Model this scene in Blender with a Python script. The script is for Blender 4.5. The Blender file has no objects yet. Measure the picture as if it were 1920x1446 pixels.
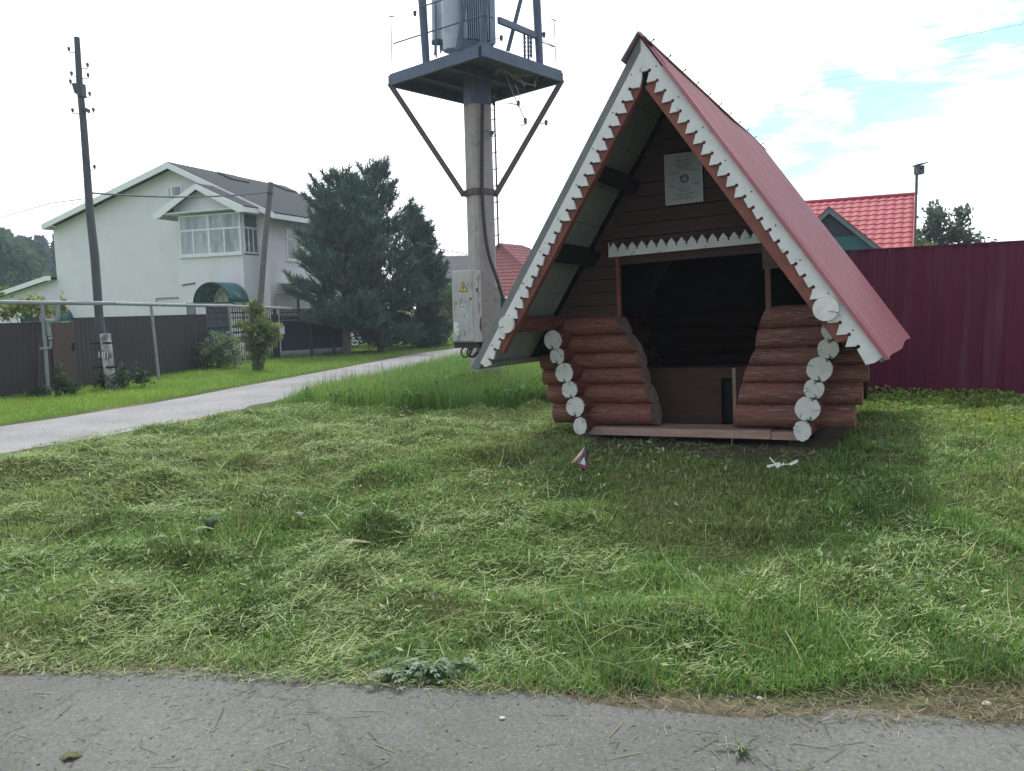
import bpy, math, random
import numpy as np
from mathutils import Vector, Matrix
R = math.radians
SC = bpy.context.scene
COL = SC.collection
rng = np.random.default_rng(7)
rnd = random.Random(11)

# ------------------------------------------------------------------ camera
FPX, CX, CY = 1450.0, 960.0, 723.0            # photograph pixels (1920 x 1446)
PITCH, ROLL, EYE = 0.10240, R(1.2), 1.6
_f = np.array([0, math.cos(PITCH), -math.sin(PITCH)])
_u0 = np.array([0, math.sin(PITCH), math.cos(PITCH)])
_r0 = np.array([1.0, 0, 0])
CR = math.cos(ROLL) * _r0 - math.sin(ROLL) * _u0
CU = math.sin(ROLL) * _r0 + math.cos(ROLL) * _u0
CPOS = np.array([0, 0, EYE])
cd = bpy.data.cameras.new('camera')
cam = bpy.data.objects.new('camera', cd)
COL.objects.link(cam)
cd.sensor_width = 36.0
cd.lens = 36.0 * FPX / 1920.0
cd.clip_start, cd.clip_end = 0.05, 5000
cam.matrix_world = Matrix(((CR[0], CU[0], -_f[0], 0), (CR[1], CU[1], -_f[1], 0), (CR[2], CU[2], -_f[2], EYE), (0, 0, 0, 1)))
SC.camera = cam

def ray(px, py):
    return ((px - CX) / FPX) * CR + ((CY - py) / FPX) * CU + _f

def at(px, py, Y):
    d = ray(px, py)
    return CPOS + d * (Y / d[1])

# ------------------------------------------------------------------ terrain
def sst(a, b, x):
    t = np.clip((np.asarray(x, float) - a) / (b - a), 0, 1)
    return t * t * (3 - 2 * t)

def _hash(ix, iy, s):
    h = (ix * 374761393 + iy * 668265263 + s * 974634077) & 0xFFFFFFFF
    h = ((h ^ (h >> 13)) * 1274126177) & 0xFFFFFFFF
    return ((h ^ (h >> 16)) & 0xFFFF) / 65535.0

def vnoise(x, y, s=0):
    x = np.asarray(x, float); y = np.asarray(y, float)
    ix = np.floor(x).astype(np.int64); iy = np.floor(y).astype(np.int64)
    fx = x - ix; fy = y - iy
    fx = fx * fx * (3 - 2 * fx); fy = fy * fy * (3 - 2 * fy)
    a = _hash(ix, iy, s); b = _hash(ix + 1, iy, s); c = _hash(ix, iy + 1, s); d = _hash(ix + 1, iy + 1, s)
    return a + (b - a) * fx + (c - a) * fy + (a - b - c + d) * fx * fy

def fbm(x, y, s=0, o=3):
    t = 0; w = 0.5; n = 0
    for k in range(o):
        t = t + w * vnoise(x * 2 ** k, y * 2 ** k, s + k * 17); n += w; w *= 0.5
    return t / n

ZL = -0.2                                      # the side lane lies a little lower than the street
def on_z(px, py, z):
    d = ray(px, py)
    return CPOS + d * ((z - EYE) / d[2])

EDGE = np.array([on_z(px, py, 0.0)[:2] for px, py in
                 [(-500, 1235), (0, 1256), (300, 1262), (700, 1282), (1000, 1302), (1300, 1326), (1500, 1346), (1920, 1350), (2500, 1352)]])
def yedge(x):
    return np.interp(x, EDGE[:, 0], EDGE[:, 1])

FAR = np.array([on_z(px, py, ZL)[:2] for px, py in
                [(0, 797), (150, 775), (289, 754), (460, 721), (592, 697), (687, 680), (760, 665), (852, 653)]])
_a = FAR[0] + (FAR[0] - FAR[2]) * 2.2
_b = FAR[-1] + (FAR[-1] - FAR[-2]) * 4.0
FAR = np.vstack([_a, FAR, _b])
def _smooth(P, n=60):
    s = np.r_[0, np.cumsum(np.hypot(*np.diff(P, axis=0).T))]
    t = np.linspace(0, s[-1], n)
    Q = np.stack([np.interp(t, s, P[:, 0]), np.interp(t, s, P[:, 1])], 1)
    for _ in range(6):
        Q[1:-1] = (Q[:-2] + 2 * Q[1:-1] + Q[2:]) / 4
    return Q
FAR = _smooth(FAR)
LW = 2.9
_t = np.gradient(FAR, axis=0); _t /= np.hypot(_t[:, 0], _t[:, 1])[:, None]
NRM = np.stack([_t[:, 1], -_t[:, 0]], 1)       # towards the hut
NEAR = FAR + NRM * LW

def lane_d(x, y):
    """signed metres to the hut side of the lane's far edge (0..LW on the lane)."""
    x = np.atleast_1d(np.asarray(x, float)); y = np.atleast_1d(np.asarray(y, float))
    out = np.empty(x.shape)
    for s in range(0, x.size, 20000):
        xx = x.ravel()[s:s + 20000]; yy = y.ravel()[s:s + 20000]
        dx = xx[:, None] - FAR[None, :, 0]; dy = yy[:, None] - FAR[None, :, 1]
        k = np.argmin(dx * dx + dy * dy, 1)
        i = np.arange(len(k))
        out.ravel()[s:s + 20000] = dx[i, k] * NRM[k, 0] + dy[i, k] * NRM[k, 1]
    return out

HUTC = np.array([2.4, 8.2])
# heaps left by the mower: pixel of the heap's shaded face, width (m), height (m)
HEAPS = [(430, 800, .75, .13), (300, 838, .6, .10), (40, 925, .55, .13), (285, 940, .42, .10), (455, 905, .30, .12), (690, 1012, .35, .11), (330, 1055, .40, .10), (585, 860, .55, .09), (150, 1010, .5, .08),
         (760, 1112, .34, .09), (600, 1075, .36, .10), (880, 905, .6, .08), (1000, 800, .5, .08), (700, 935, .45, .09), (480, 1120, .4, .08), (200, 1110, .45, .08), (1310, 1185, .3, .07), (1100, 1010, .5, .06), (1700, 1060, .4, .07), (60, 1160, .4, .08), (960, 1140, .4, .07), (1560, 1000, .45, .06)]
HEAPS = [(*on_z(px, py, .12)[:2], w, h) for px, py, w, h in HEAPS]
def heapz(x, y):
    z = np.zeros_like(x)
    for hx, hy, w, h in HEAPS:
        dx = (x - hx) / (w * .55); dy = (y - hy - .07)
        wob = .35 * (fbm(x * 5, y * 5, 19, 2) - .5)
        dy = np.where(dy < 0, dy / (.09 + .10 * w), dy / (.32 * w + .1))
        z = z + h * np.exp(-(dx * dx + dy * dy) * (1 + wob))
    return z
def height(x, y, bumps=True):
    x = np.atleast_1d(np.asarray(x, float)); y = np.atleast_1d(np.asarray(y, float))
    e = y - yedge(x)
    low = ZL * sst(0.6, 5.0, e)
    ld = lane_d(x, y)
    s1 = np.clip(e / 3.5, 0, 1); s1 = 0.45 * s1 + 0.55 * s1 * s1 * (3 - 2 * s1)
    up = s1 * sst(LW + 0.2, LW + 3.6, ld) * (1 - 0.75 * sst(22, 45, y))
    tilt = 0.02 * np.clip(x - 1.5, -4, 4)
    z = low + (0.36 + tilt - low) * up - 0.19 * sst(3.1, 4.6, x) * sst(6.8, 9.2, y)
    if bumps:
        off = sst(0.02, 0.5, e) * np.clip(1 - sst(-0.5, 0.0, ld) + sst(LW, LW + 0.6, ld), 0, 1)
        near = 1 - sst(9, 16, y)
        hut = sst(1.6, 2.6, np.hypot(x - HUTC[0], y - HUTC[1]))
        b = (fbm(x * 1.1, y * 1.1, 5) - 0.5) * 0.14 + (fbm(x * 3.6, y * 3.6, 9, 2) - 0.5) * 0.12
        b = b + heapz(x, y) / (0.25 + 0.75 * hut)
        z = z + b * off * near * (0.25 + 0.75 * hut)
    return z

def gp(px, py):
    d = ray(px, py); lo, hi = 1.0, 400.0
    ts = np.geomspace(1.5, 400, 160)
    P = CPOS + d * ts[:, None]
    h = height(P[:, 0], P[:, 1], False)
    k = np.argmax(P[:, 2] < h)
    if P[k, 2] >= h[k]:
        return P[-1]
    lo, hi = ts[max(k - 1, 0)], ts[k]
    for _ in range(30):
        m = (lo + hi) / 2; Q = CPOS + d * m
        if Q[2] < height(Q[0], Q[1], False)[0]: hi = m
        else: lo = m
    return CPOS + d * hi

def gz(x, y):
    return float(height(x, y)[0])

# ------------------------------------------------------------------ materials
MATS = {}
def nodes(name):
    m = bpy.data.materials.new(name); m.use_nodes = True
    nt = m.node_tree; nt.nodes.clear()
    out = nt.nodes.new('ShaderNodeOutputMaterial')
    return m, nt, out

def mat(name, a, b=None, rough=0.7, metal=0.0, scale=6.0, stretch=(1, 1, 1), lo=0.35, hi=0.65, bump=0.0, bscale=40.0, spec=0.5,
        c=None, cscale=20.0, clo=0.62, chi=0.72, crack=None):
    """Principled surface whose colour wanders between a and b with noise, plus optional blotches of colour c."""
    if name in MATS: return MATS[name]
    m, nt, out = nodes(name); N = nt.nodes; L = nt.links
    p = N.new('ShaderNodeBsdfPrincipled'); L.new(p.outputs[0], out.inputs[0])
    p.inputs['Roughness'].default_value = rough; p.inputs['Metallic'].default_value = metal
    p.inputs['Specular IOR Level'].default_value = spec
    tc = N.new('ShaderNodeTexCoord'); mp = N.new('ShaderNodeMapping'); L.new(tc.outputs['Object'], mp.inputs[0])
    mp.inputs['Scale'].default_value = stretch
    b = b or tuple(v * 0.8 for v in a)
    n = N.new('ShaderNodeTexNoise'); n.inputs['Scale'].default_value = scale; n.inputs['Detail'].default_value = 6
    n.inputs['Roughness'].default_value = 0.65
    L.new(mp.outputs[0], n.inputs['Vector'])
    r = N.new('ShaderNodeValToRGB'); r.color_ramp.elements[0].position = lo; r.color_ramp.elements[1].position = hi
    r.color_ramp.elements[0].color = (*a, 1); r.color_ramp.elements[1].color = (*b, 1)
    L.new(n.outputs['Fac'], r.inputs[0]); colout = r.outputs[0]
    if c:
        n2 = N.new('ShaderNodeTexNoise'); n2.inputs['Scale'].default_value = cscale; n2.inputs['Detail'].default_value = 5
        L.new(mp.outputs[0], n2.inputs['Vector'])
        mr = N.new('ShaderNodeMapRange'); mr.inputs['From Min'].default_value = clo; mr.inputs['From Max'].default_value = chi
        L.new(n2.outputs['Fac'], mr.inputs['Value'])
        mx = N.new('ShaderNodeMix'); mx.data_type = 'RGBA'
        L.new(mr.outputs[0], mx.inputs[0]); L.new(colout, mx.inputs[6]); mx.inputs[7].default_value = (*c, 1); colout = mx.outputs[2]
    if crack:                                  # (scale, stretch, half width): drying checks, thin dark lines along the grain
        mq = N.new('ShaderNodeMapping'); L.new(tc.outputs['Object'], mq.inputs[0]); mq.inputs['Scale'].default_value = crack[1]
        n4 = N.new('ShaderNodeTexNoise'); n4.inputs['Scale'].default_value = crack[0]; n4.inputs['Detail'].default_value = 3; L.new(mq.outputs[0], n4.inputs['Vector'])
        ab = N.new('ShaderNodeMath'); ab.operation = 'SUBTRACT'; L.new(n4.outputs['Fac'], ab.inputs[0]); ab.inputs[1].default_value = 0.56
        a2 = N.new('ShaderNodeMath'); a2.operation = 'ABSOLUTE'; L.new(ab.outputs[0], a2.inputs[0])
        m4 = N.new('ShaderNodeMapRange'); L.new(a2.outputs[0], m4.inputs['Value']); m4.inputs['From Min'].default_value = crack[2] * .5; m4.inputs['From Max'].default_value = crack[2]; m4.inputs['To Min'].default_value = 1; m4.inputs['To Max'].default_value = 0
        mx2 = N.new('ShaderNodeMix'); mx2.data_type = 'RGBA'; L.new(m4.outputs[0], mx2.inputs[0]); L.new(colout, mx2.inputs[6]); mx2.inputs[7].default_value = (a[0] * .22, a[1] * .22, a[2] * .22, 1); colout = mx2.outputs[2]
    L.new(colout, p.inputs['Base Color'])
    if bump:
        n3 = N.new('ShaderNodeTexNoise'); n3.inputs['Scale'].default_value = bscale; n3.inputs['Detail'].default_value = 4
        L.new(mp.outputs[0], n3.inputs['Vector'])
        bp = N.new('ShaderNodeBump'); bp.inputs['Strength'].default_value = bump; bp.inputs['Distance'].default_value = 0.01
        L.new(n3.outputs['Fac'], bp.inputs['Height']); L.new(bp.outputs[0], p.inputs['Normal'])
    MATS[name] = m
    return m

def leafmat(name, trans=0.4, rough=0.6, gloss=0.25):
    """Blades and leaves: colour from the 'Col' attribute (each blade's own hue), light passes through."""
    if name in MATS: return MATS[name]
    m, nt, out = nodes(name); N = nt.nodes; L = nt.links
    at_ = N.new('ShaderNodeAttribute'); at_.attribute_name = 'Col'
    p = N.new('ShaderNodeBsdfPrincipled'); p.inputs['Roughness'].default_value = rough
    p.inputs['Specular IOR Level'].default_value = gloss
    t = N.new('ShaderNodeBsdfTranslucent')
    hs = N.new('ShaderNodeHueSaturation'); hs.inputs['Saturation'].default_value = 1.15; hs.inputs['Value'].default_value = 1.25
    L.new(at_.outputs['Color'], p.inputs['Base Color']); L.new(at_.outputs['Color'], hs.inputs['Color'])
    L.new(hs.outputs[0], t.inputs['Color'])
    mx = N.new('ShaderNodeMixShader'); mx.inputs[0].default_value = trans
    L.new(p.outputs[0], mx.inputs[1]); L.new(t.outputs[0], mx.inputs[2]); L.new(mx.outputs[0], out.inputs[0])
    MATS[name] = m
    return m

# ------------------------------------------------------------------ mesh building
def nv(v):
    v = np.asarray(v, float); return v / max(1e-9, np.linalg.norm(v))

class MB:
    def __init__(s): s.v = []; s.f = []; s.m = []
    def add(s, vs, fs, mi=0):
        o = len(s.v); s.v.extend([tuple(map(float, p)) for p in vs])
        for f in fs: s.f.append([o + i for i in f]); s.m.append(mi)
        return s
    def box(s, x0, x1, y0, y1, z0, z1, mi=0):
        vs = [(x0, y0, z0), (x1, y0, z0), (x1, y1, z0), (x0, y1, z0), (x0, y0, z1), (x1, y0, z1), (x1, y1, z1), (x0, y1, z1)]
        return s.add(vs, [(3, 2, 1, 0), (4, 5, 6, 7), (0, 1, 5, 4), (1, 2, 6, 5), (2, 3, 7, 6), (3, 0, 4, 7)], mi)
    def beam(s, p0, p1, w, h, up=(0, 0, 1), mi=0):
        p0 = np.asarray(p0, float); p1 = np.asarray(p1, float); d = nv(p1 - p0)
        x = np.cross(d, up)
        if np.linalg.norm(x) < 1e-4: x = np.cross(d, (0, 1, 0))
        x = nv(x); y = np.cross(x, d)
        vs = []
        for p in (p0, p1):
            for a, b in ((-1, -1), (1, -1), (1, 1), (-1, 1)): vs.append(p + x * a * w / 2 + y * b * h / 2)
        return s.add(vs, [(3, 2, 1, 0), (4, 5, 6, 7), (0, 1, 5, 4), (1, 2, 6, 5), (2, 3, 7, 6), (3, 0, 4, 7)], mi)
    def prism(s, poly, vec, mi=0):
        poly = [np.asarray(p, float) for p in poly]; vec = np.asarray(vec, float); n = len(poly)
        nrm = sum((np.cross(poly[i] - poly[0], poly[(i + 1) % n] - poly[0]) for i in range(n)))
        if np.dot(nrm, vec) > 0: poly = poly[::-1]
        vs = poly + [p + vec for p in poly]
        fs = [tuple(range(n)), tuple(range(2 * n - 1, n - 1, -1))] + [(i, i + n, (i + 1) % n + n, (i + 1) % n) for i in range(n)]
        fs = [fs[0], fs[1]] + [f[::-1] for f in fs[2:]]
        fs = [f for f in fs]
        return s.add(vs, [fs[0], fs[1]] + [f[::-1] for f in fs[2:]], mi)
    def tube(s, pts, r, n=8, mi=0, cap=True, jit=0.0, flat=1.0):
        pts = [np.asarray(p, float) for p in pts]; k = len(pts)
        r = [r] * k if np.isscalar(r) else list(r)
        d0 = nv(pts[1] - pts[0]); up = np.array([0, 0, 1.0]) if abs(d0[2]) < 0.9 else np.array([0, 1.0, 0])
        x = nv(np.cross(d0, up)); vs = []
        for i, p in enumerate(pts):
            d = nv(pts[min(i + 1, k - 1)] - pts[max(i - 1, 0)])
            x = nv(x - d * np.dot(x, d)); y = np.cross(d, x)
            for j in range(n):
                a = 2 * math.pi * j / n; q = r[i] * (1 + (rnd.uniform(-jit, jit) if jit else 0))
                vs.append(p + x * math.cos(a) * q + y * math.sin(a) * q * flat)
        fs = [(i * n + j, i * n + (j + 1) % n, (i + 1) * n + (j + 1) % n, (i + 1) * n + j) for i in range(k - 1) for j in range(n)]
        if cap: fs += [tuple(range(n - 1, -1, -1)), tuple((k - 1) * n + j for j in range(n))]
        return s.add(vs, fs, mi)
    def ball(s, c, r, n=8, m=6, mi=0, sc=(1, 1, 1)):
        vs = [(c[0], c[1], c[2] + r * sc[2])]
        for i in range(1, m):
            t = math.pi * i / m
            for j in range(n):
                a = 2 * math.pi * j / n
                vs.append((c[0] + r * sc[0] * math.sin(t) * math.cos(a), c[1] + r * sc[1] * math.sin(t) * math.sin(a), c[2] + r * sc[2] * math.cos(t)))
        vs.append((c[0], c[1], c[2] - r * sc[2])); e = len(vs) - 1
        fs = [(0, 1 + j, 1 + (j + 1) % n) for j in range(n)]
        for i in range(m - 2):
            fs += [(1 + i * n + j, 1 + (i + 1) * n + j, 1 + (i + 1) * n + (j + 1) % n, 1 + i * n + (j + 1) % n) for j in range(n)]
        fs += [(e, 1 + (m - 2) * n + (j + 1) % n, 1 + (m - 2) * n + j) for j in range(n)]
        return s.add(vs, fs, mi)
    def build(s, name, mats, parent=None, base=None, smooth=False, bevel=0.0):
        base = np.zeros(3) if base is None else np.asarray(base, float)
        me = bpy.data.meshes.new(name)
        me.from_pydata([tuple(np.asarray(p) - base) for p in s.v], [], s.f)
        mats = mats if isinstance(mats, (list, tuple)) else [mats]
        for m in mats: me.materials.append(m)
        me.polygons.foreach_set('material_index', s.m)
        if smooth:
            me.polygons.foreach_set('use_smooth', [True] * len(s.f))
        me.validate(); me.update()
        o = bpy.data.objects.new(name, me); COL.objects.link(o)
        if smooth:
            try: me.set_sharp_from_angle(angle=R(38))
            except Exception: pass
        if parent is None: o.location = base
        else: o.parent = parent
        if bevel:
            b = o.modifiers.new('bevel', 'BEVEL'); b.width = bevel; b.segments = 2; b.limit_method = 'ANGLE'
        return o

def tag(o, label=None, cat=None, group=None, kind=None):
    for k, v in (('label', label), ('category', cat), ('group', group), ('kind', kind)):
        if v: o[k] = v
    return o

def thing(name, label, cat, base=(0, 0, 0), M=None, group=None):
    o = bpy.data.objects.new(name, None); COL.objects.link(o)
    o.empty_display_size = 0.2
    if M is not None: o.matrix_world = M
    else: o.location = base
    return tag(o, label, cat, group)

class Frame:
    """A local frame: x = u (along the front), y = w (depth), z = v (up)."""
    def __init__(s, O, u, w, v):
        s.O, s.u, s.w, s.v = [np.asarray(k, float) for k in (O, u, w, v)]
        s.M = Matrix(((s.u[0], s.w[0], s.v[0], s.O[0]), (s.u[1], s.w[1], s.v[1], s.O[1]), (s.u[2], s.w[2], s.v[2], s.O[2]), (0, 0, 0, 1)))
    def _hit(s, px, py, n, off):
        d = ray(px, py); t = (off - np.dot(CPOS - s.O, n)) / np.dot(d, n)
        P = CPOS + d * t - s.O
        return P
    def onw(s, px, py, w=0.0):      # point of plane y = w -> (u, w, v)
        P = s._hit(px, py, s.w, w); return np.array([P @ s.u, w, P @ s.v])
    def onu(s, px, py, u=0.0):      # point of plane x = u
        P = s._hit(px, py, s.u, u); return np.array([u, P @ s.w, P @ s.v])
    def world(s, p): return s.O + s.u * p[0] + s.w * p[1] + s.v * p[2]

def yawframe(O, yaw):
    c, q = math.cos(R(yaw)), math.sin(R(yaw))
    return Frame(O, (c, -q, 0), (q, c, 0), (0, 0, 1))

def arrmesh(name, V, F4, C, material, parent=None, base=(0, 0, 0), F3=None):
    """big numpy mesh: V (n,3), F4 (m,4) quads, F3 (k,3) triangles, C (n,3) colour per vertex."""
    me = bpy.data.meshes.new(name)
    V = np.asarray(V, np.float32) - np.asarray(base, np.float32)
    q = 0 if F4 is None else len(F4); t = 0 if F3 is None else len(F3)
    me.vertices.add(len(V)); me.vertices.foreach_set('co', V.ravel())
    loops = np.concatenate(([] if F4 is None else [np.asarray(F4).ravel()]) + ([] if F3 is None else [np.asarray(F3).ravel()])).astype(np.int32)
    me.loops.add(len(loops)); me.loops.foreach_set('vertex_index', loops)
    st = np.concatenate([np.arange(q) * 4, q * 4 + np.arange(t) * 3]).astype(np.int32)
    me.polygons.add(q + t); me.polygons.foreach_set('loop_start', st)
    me.polygons.foreach_set('loop_total', np.concatenate([np.full(q, 4), np.full(t, 3)]).astype(np.int32))
    me.materials.append(material)
    me.update(calc_edges=True)
    if C is not None:
        a = me.color_attributes.new('Col', 'FLOAT_COLOR', 'POINT')
        a.data.foreach_set('color', np.concatenate([np.asarray(C, np.float32), np.ones((len(V), 1), np.float32)], 1).ravel())
    o = bpy.data.objects.new(name, me); COL.objects.link(o)
    if parent is None: o.location = base
    else: o.parent = parent
    return o

def blades(P, head, L, lean, bend, W, C, tipc=1.0, side=None):
    """strips of two segments: P (n,3) roots, heading, length, lean from vertical, extra bend, width, colour (n,3)."""
    n = len(P); dx, dy = np.cos(head), np.sin(head)
    sx, sy = (-dy, dx) if side is None else (np.cos(side), np.sin(side))
    def pt(fr, an):
        h = fr * L
        return np.stack([dx * np.sin(an) * h, dy * np.sin(an) * h, np.cos(an) * h], 1)
    m = P + pt(0.52, lean); t = m + pt(0.5, lean + bend)
    S = np.stack([sx, sy, np.zeros(n)], 1) * (W / 2)[:, None]
    V = np.stack([P - S, P + S, m + S * 0.8, m - S * 0.8, t], 1).reshape(-1, 3)
    i = np.arange(n)[:, None] * 5
    F4 = i + np.array([[0, 1, 2, 3]]); F3 = i + np.array([[3, 2, 4]])
    CC = np.stack([C * 0.9, C * 0.9, C, C, C * tipc], 1).reshape(-1, 3)
    return V, F4, F3, CC

def merge(parts):
    V, A, B, C = [], [], [], []; o = 0
    for v, a, b, c in parts:
        V.append(v); A.append(a + o); C.append(c)
        if b is not None: B.append(b + o)
        o += len(v)
    return np.concatenate(V), np.concatenate(A), (np.concatenate(B) if B else None), np.concatenate(C)

def leaves(P, size, asp, C, up=0.3, dirs=None, droop=0.0, g=rng):
    """rhombic leaves: P (n,3) centres, size (n,) length, aspect width/length; normals random with an upward bias."""
    n = len(P)
    d = g.normal(size=(n, 3)) if dirs is None else dirs + g.normal(size=(n, 3)) * 0.45
    d[:, 2] -= droop
    d /= np.linalg.norm(d, axis=1)[:, None]
    k = g.normal(size=(n, 3)); k[:, 2] += up * 3
    s = np.cross(d, k); s /= np.maximum(1e-6, np.linalg.norm(s, axis=1))[:, None]
    a = d * (size / 2)[:, None]; b = s * (size * asp / 2)[:, None]
    V = np.stack([P - a, P - a * 0.1 + b, P + a, P - a * 0.1 - b], 1).reshape(-1, 3)
    F4 = np.arange(n)[:, None] * 4 + np.array([[0, 1, 2, 3]])
    return V, F4, None, np.repeat(C, 4, axis=0)

def huevar(base, n, amt=0.25, g=rng):
    base = np.asarray(base, float)
    k = 1 + g.normal(size=(n, 1)) * amt * 0.5
    t = g.normal(size=(n, 1)) * amt * 0.35
    return np.clip(base * k * np.concatenate([1 + t, np.ones((n, 1)), 1 - t * 0.5], 1), 0.005, 0.9)
# ------------------------------------------------------------------ sky and sun
SUN_AZ, SUN_EL = -2.0, 61.0                     # degrees, azimuth clockwise from the view direction
W = bpy.data.worlds.new("World"); SC.world = W; W.use_nodes = True
nt = W.node_tree; N = nt.nodes; L = nt.links; N.clear()
wo = N.new('ShaderNodeOutputWorld'); bg1 = N.new('ShaderNodeBackground'); bg2 = N.new('ShaderNodeBackground')
sky = N.new('ShaderNodeTexSky'); sky.sky_type = 'NISHITA'; sky.sun_disc = False
sky.sun_elevation = R(SUN_EL); sky.sun_rotation = R(SUN_AZ)
tint = N.new('ShaderNodeMix'); tint.data_type = 'RGBA'; tint.blend_type = 'MULTIPLY'; tint.inputs[0].default_value = 1.0
L.new(sky.outputs[0], tint.inputs[6]); tint.inputs[7].default_value = (0.52, 0.98, 1.0, 1)
bg3 = N.new('ShaderNodeBackground'); L.new(tint.outputs[2], bg3.inputs[0]); bg3.inputs[1].default_value = 0.15
L.new(sky.outputs[0], bg1.inputs[0]); bg1.inputs[1].default_value = 0.15
tc = N.new('ShaderNodeTexCoord')
def math_(op, a, b=None, c=None):
    n = N.new('ShaderNodeMath'); n.operation = op
    for i, v in enumerate((a, b, c)):
        if v is None: continue
        if isinstance(v, (int, float)): n.inputs[i].default_value = v
        else: L.new(v, n.inputs[i])
    return n.outputs[0]
def mapr(v, a, b, c, d):
    n = N.new('ShaderNodeMapRange'); n.interpolation_type = 'SMOOTHSTEP'
    L.new(v, n.inputs[0]); n.inputs[1].default_value = a; n.inputs[2].default_value = b
    n.inputs[3].default_value = c; n.inputs[4].default_value = d
    return n.outputs[0]
sx = N.new('ShaderNodeSeparateXYZ'); L.new(tc.outputs['Generated'], sx.inputs[0])
az = math_('MULTIPLY', math_('ARCTAN2', sx.outputs[0], sx.outputs[1]), 57.29578)
el = math_('MULTIPLY', math_('ARCSINE', sx.outputs[2]), 57.29578)
def noise(scale, stretch, detail=6):
    mp = N.new('ShaderNodeMapping'); L.new(tc.outputs['Generated'], mp.inputs[0]); mp.inputs['Scale'].default_value = stretch
    n = N.new('ShaderNodeTexNoise'); L.new(mp.outputs[0], n.inputs['Vector']); n.inputs['Scale'].default_value = scale
    n.inputs['Detail'].default_value = detail; n.inputs['Roughness'].default_value = 0.55
    return n.outputs['Fac']
n1 = noise(9.0, (1, 1, 3.0)); n2 = noise(3.0, (1, 1, 2.2)); n3 = noise(9.0, (1, 1, 3.5), 4)
# a strip of open sky low in the clouds, climbing towards the east
wob = math_('MULTIPLY', math_('SUBTRACT', n1, 0.5), 9.0)
line = math_('ADD', math_('MULTIPLY_ADD', math_('SUBTRACT', az, 17.0), 0.34, 12.2), wob)
dd = math_('SUBTRACT', el, line)
above = mapr(dd, -0.4, 1.2, 1, 0)
below = mapr(dd, -9.0, -3.0, 0.15, 1)
side = mapr(az, 12, 18, 0, 1)
wisp = mapr(n3, 0.47, 0.66, 1, 0.4)
gap = math_('MULTIPLY', math_('MULTIPLY', above, below), math_('MULTIPLY', side, wisp))
# broken cloud over the rest of the sky, thicker towards the sun
back = mapr(sx.outputs[1], -0.3, 0.35, 0.55, 0)
other = math_('MULTIPLY', mapr(n2, 0.42, 0.60, 1, 0), back)
blue = other
bg2.inputs[0].default_value = (0.97, 0.99, 1.0, 1)
L.new(mapr(sx.outputs[1], -0.5, 0.45, 0.85, 1.38), bg2.inputs[1])
mixw = N.new('ShaderNodeMixShader'); L.new(blue, mixw.inputs[0]); L.new(bg2.outputs[0], mixw.inputs[1]); L.new(bg1.outputs[0], mixw.inputs[2])
mix2 = N.new('ShaderNodeMixShader'); L.new(math_('MULTIPLY', gap, 0.8), mix2.inputs[0]); L.new(mixw.outputs[0], mix2.inputs[1]); L.new(bg3.outputs[0], mix2.inputs[2])
L.new(mix2.outputs[0], wo.inputs[0])

sd = bpy.data.lights.new('sun', 'SUN'); sd.energy = 2.1; sd.angle = R(9); sd.color = (1.0, 0.95, 0.86)
so = bpy.data.objects.new('sun', sd); COL.objects.link(so)
sv = Vector((math.sin(R(SUN_AZ)) * math.cos(R(SUN_EL)), math.cos(R(SUN_AZ)) * math.cos(R(SUN_EL)), math.sin(R(SUN_EL))))
so.rotation_euler = sv.to_track_quat('Z', 'Y').to_euler(); so.location = (0, 0, 60)
SC.view_settings.view_transform = 'Standard'; SC.view_settings.look = 'None'
SC.view_settings.exposure = 0.5; SC.view_settings.gamma = 1.0
SC.cycles.use_denoising = True
SC.cycles.max_bounces = 8; SC.cycles.transparent_max_bounces = 8

# ------------------------------------------------------------------ ground, street, lane
def spread(lo, hi, step, far_lo, far_hi, g=1.16):
    mid = list(np.arange(lo, hi + 1e-6, step)); a = []; s = step; x = hi
    while x < far_hi: s *= g; x += s; a.append(x)
    b = []; s = step; x = lo
    while x > far_lo: s *= g; x -= s; b.append(x)
    return np.array(b[::-1] + mid + a)
gx = spread(-9, 9, 0.07, -900, 900); gy = spread(1.5, 13, 0.06, -200, 1500)
GX, GY = np.meshgrid(gx, gy); x, y = GX.ravel(), GY.ravel()
z = height(x, y)
V = np.stack([x, y, z], 1); nx = len(gx); ny = len(gy)
i = (np.arange(ny - 1)[:, None] * nx + np.arange(nx - 1)[None, :]).ravel()
F4 = np.stack([i, i + 1, i + nx + 1, i + nx], 1)
ld = lane_d(x, y); e = y - yedge(x)
green = np.array([0.060, 0.085, 0.026]); lawn = np.array([0.115, 0.19, 0.045]); dirt = np.array([0.098, 0.082, 0.062]); straw = np.array([0.16, 0.15, 0.075])
C = np.repeat(green[None], len(x), 0)
k = sst(0.4, 0.65, fbm(x * 1.3, y * 1.3, 21))[:, None]; C = C * (1 - 0.55 * k) + straw * 0.55 * k
k = (1 - sst(-0.6, -0.1, ld))[:, None]; C = C * (1 - k) + lawn * k
k = (1 - sst(0.0, 0.12 + 0.25 * fbm(x * 1.5, y * 1.5, 3), e))[:, None]; C = C * (1 - k) + (dirt * 1.25) * k
hd = np.hypot((x - 1.55) * 0.8, (y - 6.62) * 2.0 + (x - 1.55) * 1.0)
k = (1 - sst(0.5, 1.15, hd + 0.5 * (fbm(x * 3, y * 3, 8) - 0.5)))[:, None]; C = C * (1 - k) + dirt * k
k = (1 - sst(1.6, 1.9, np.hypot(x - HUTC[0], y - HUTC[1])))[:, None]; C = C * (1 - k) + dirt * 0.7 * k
gm, gnt, gout = nodes('soil_and_turf')
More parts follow.
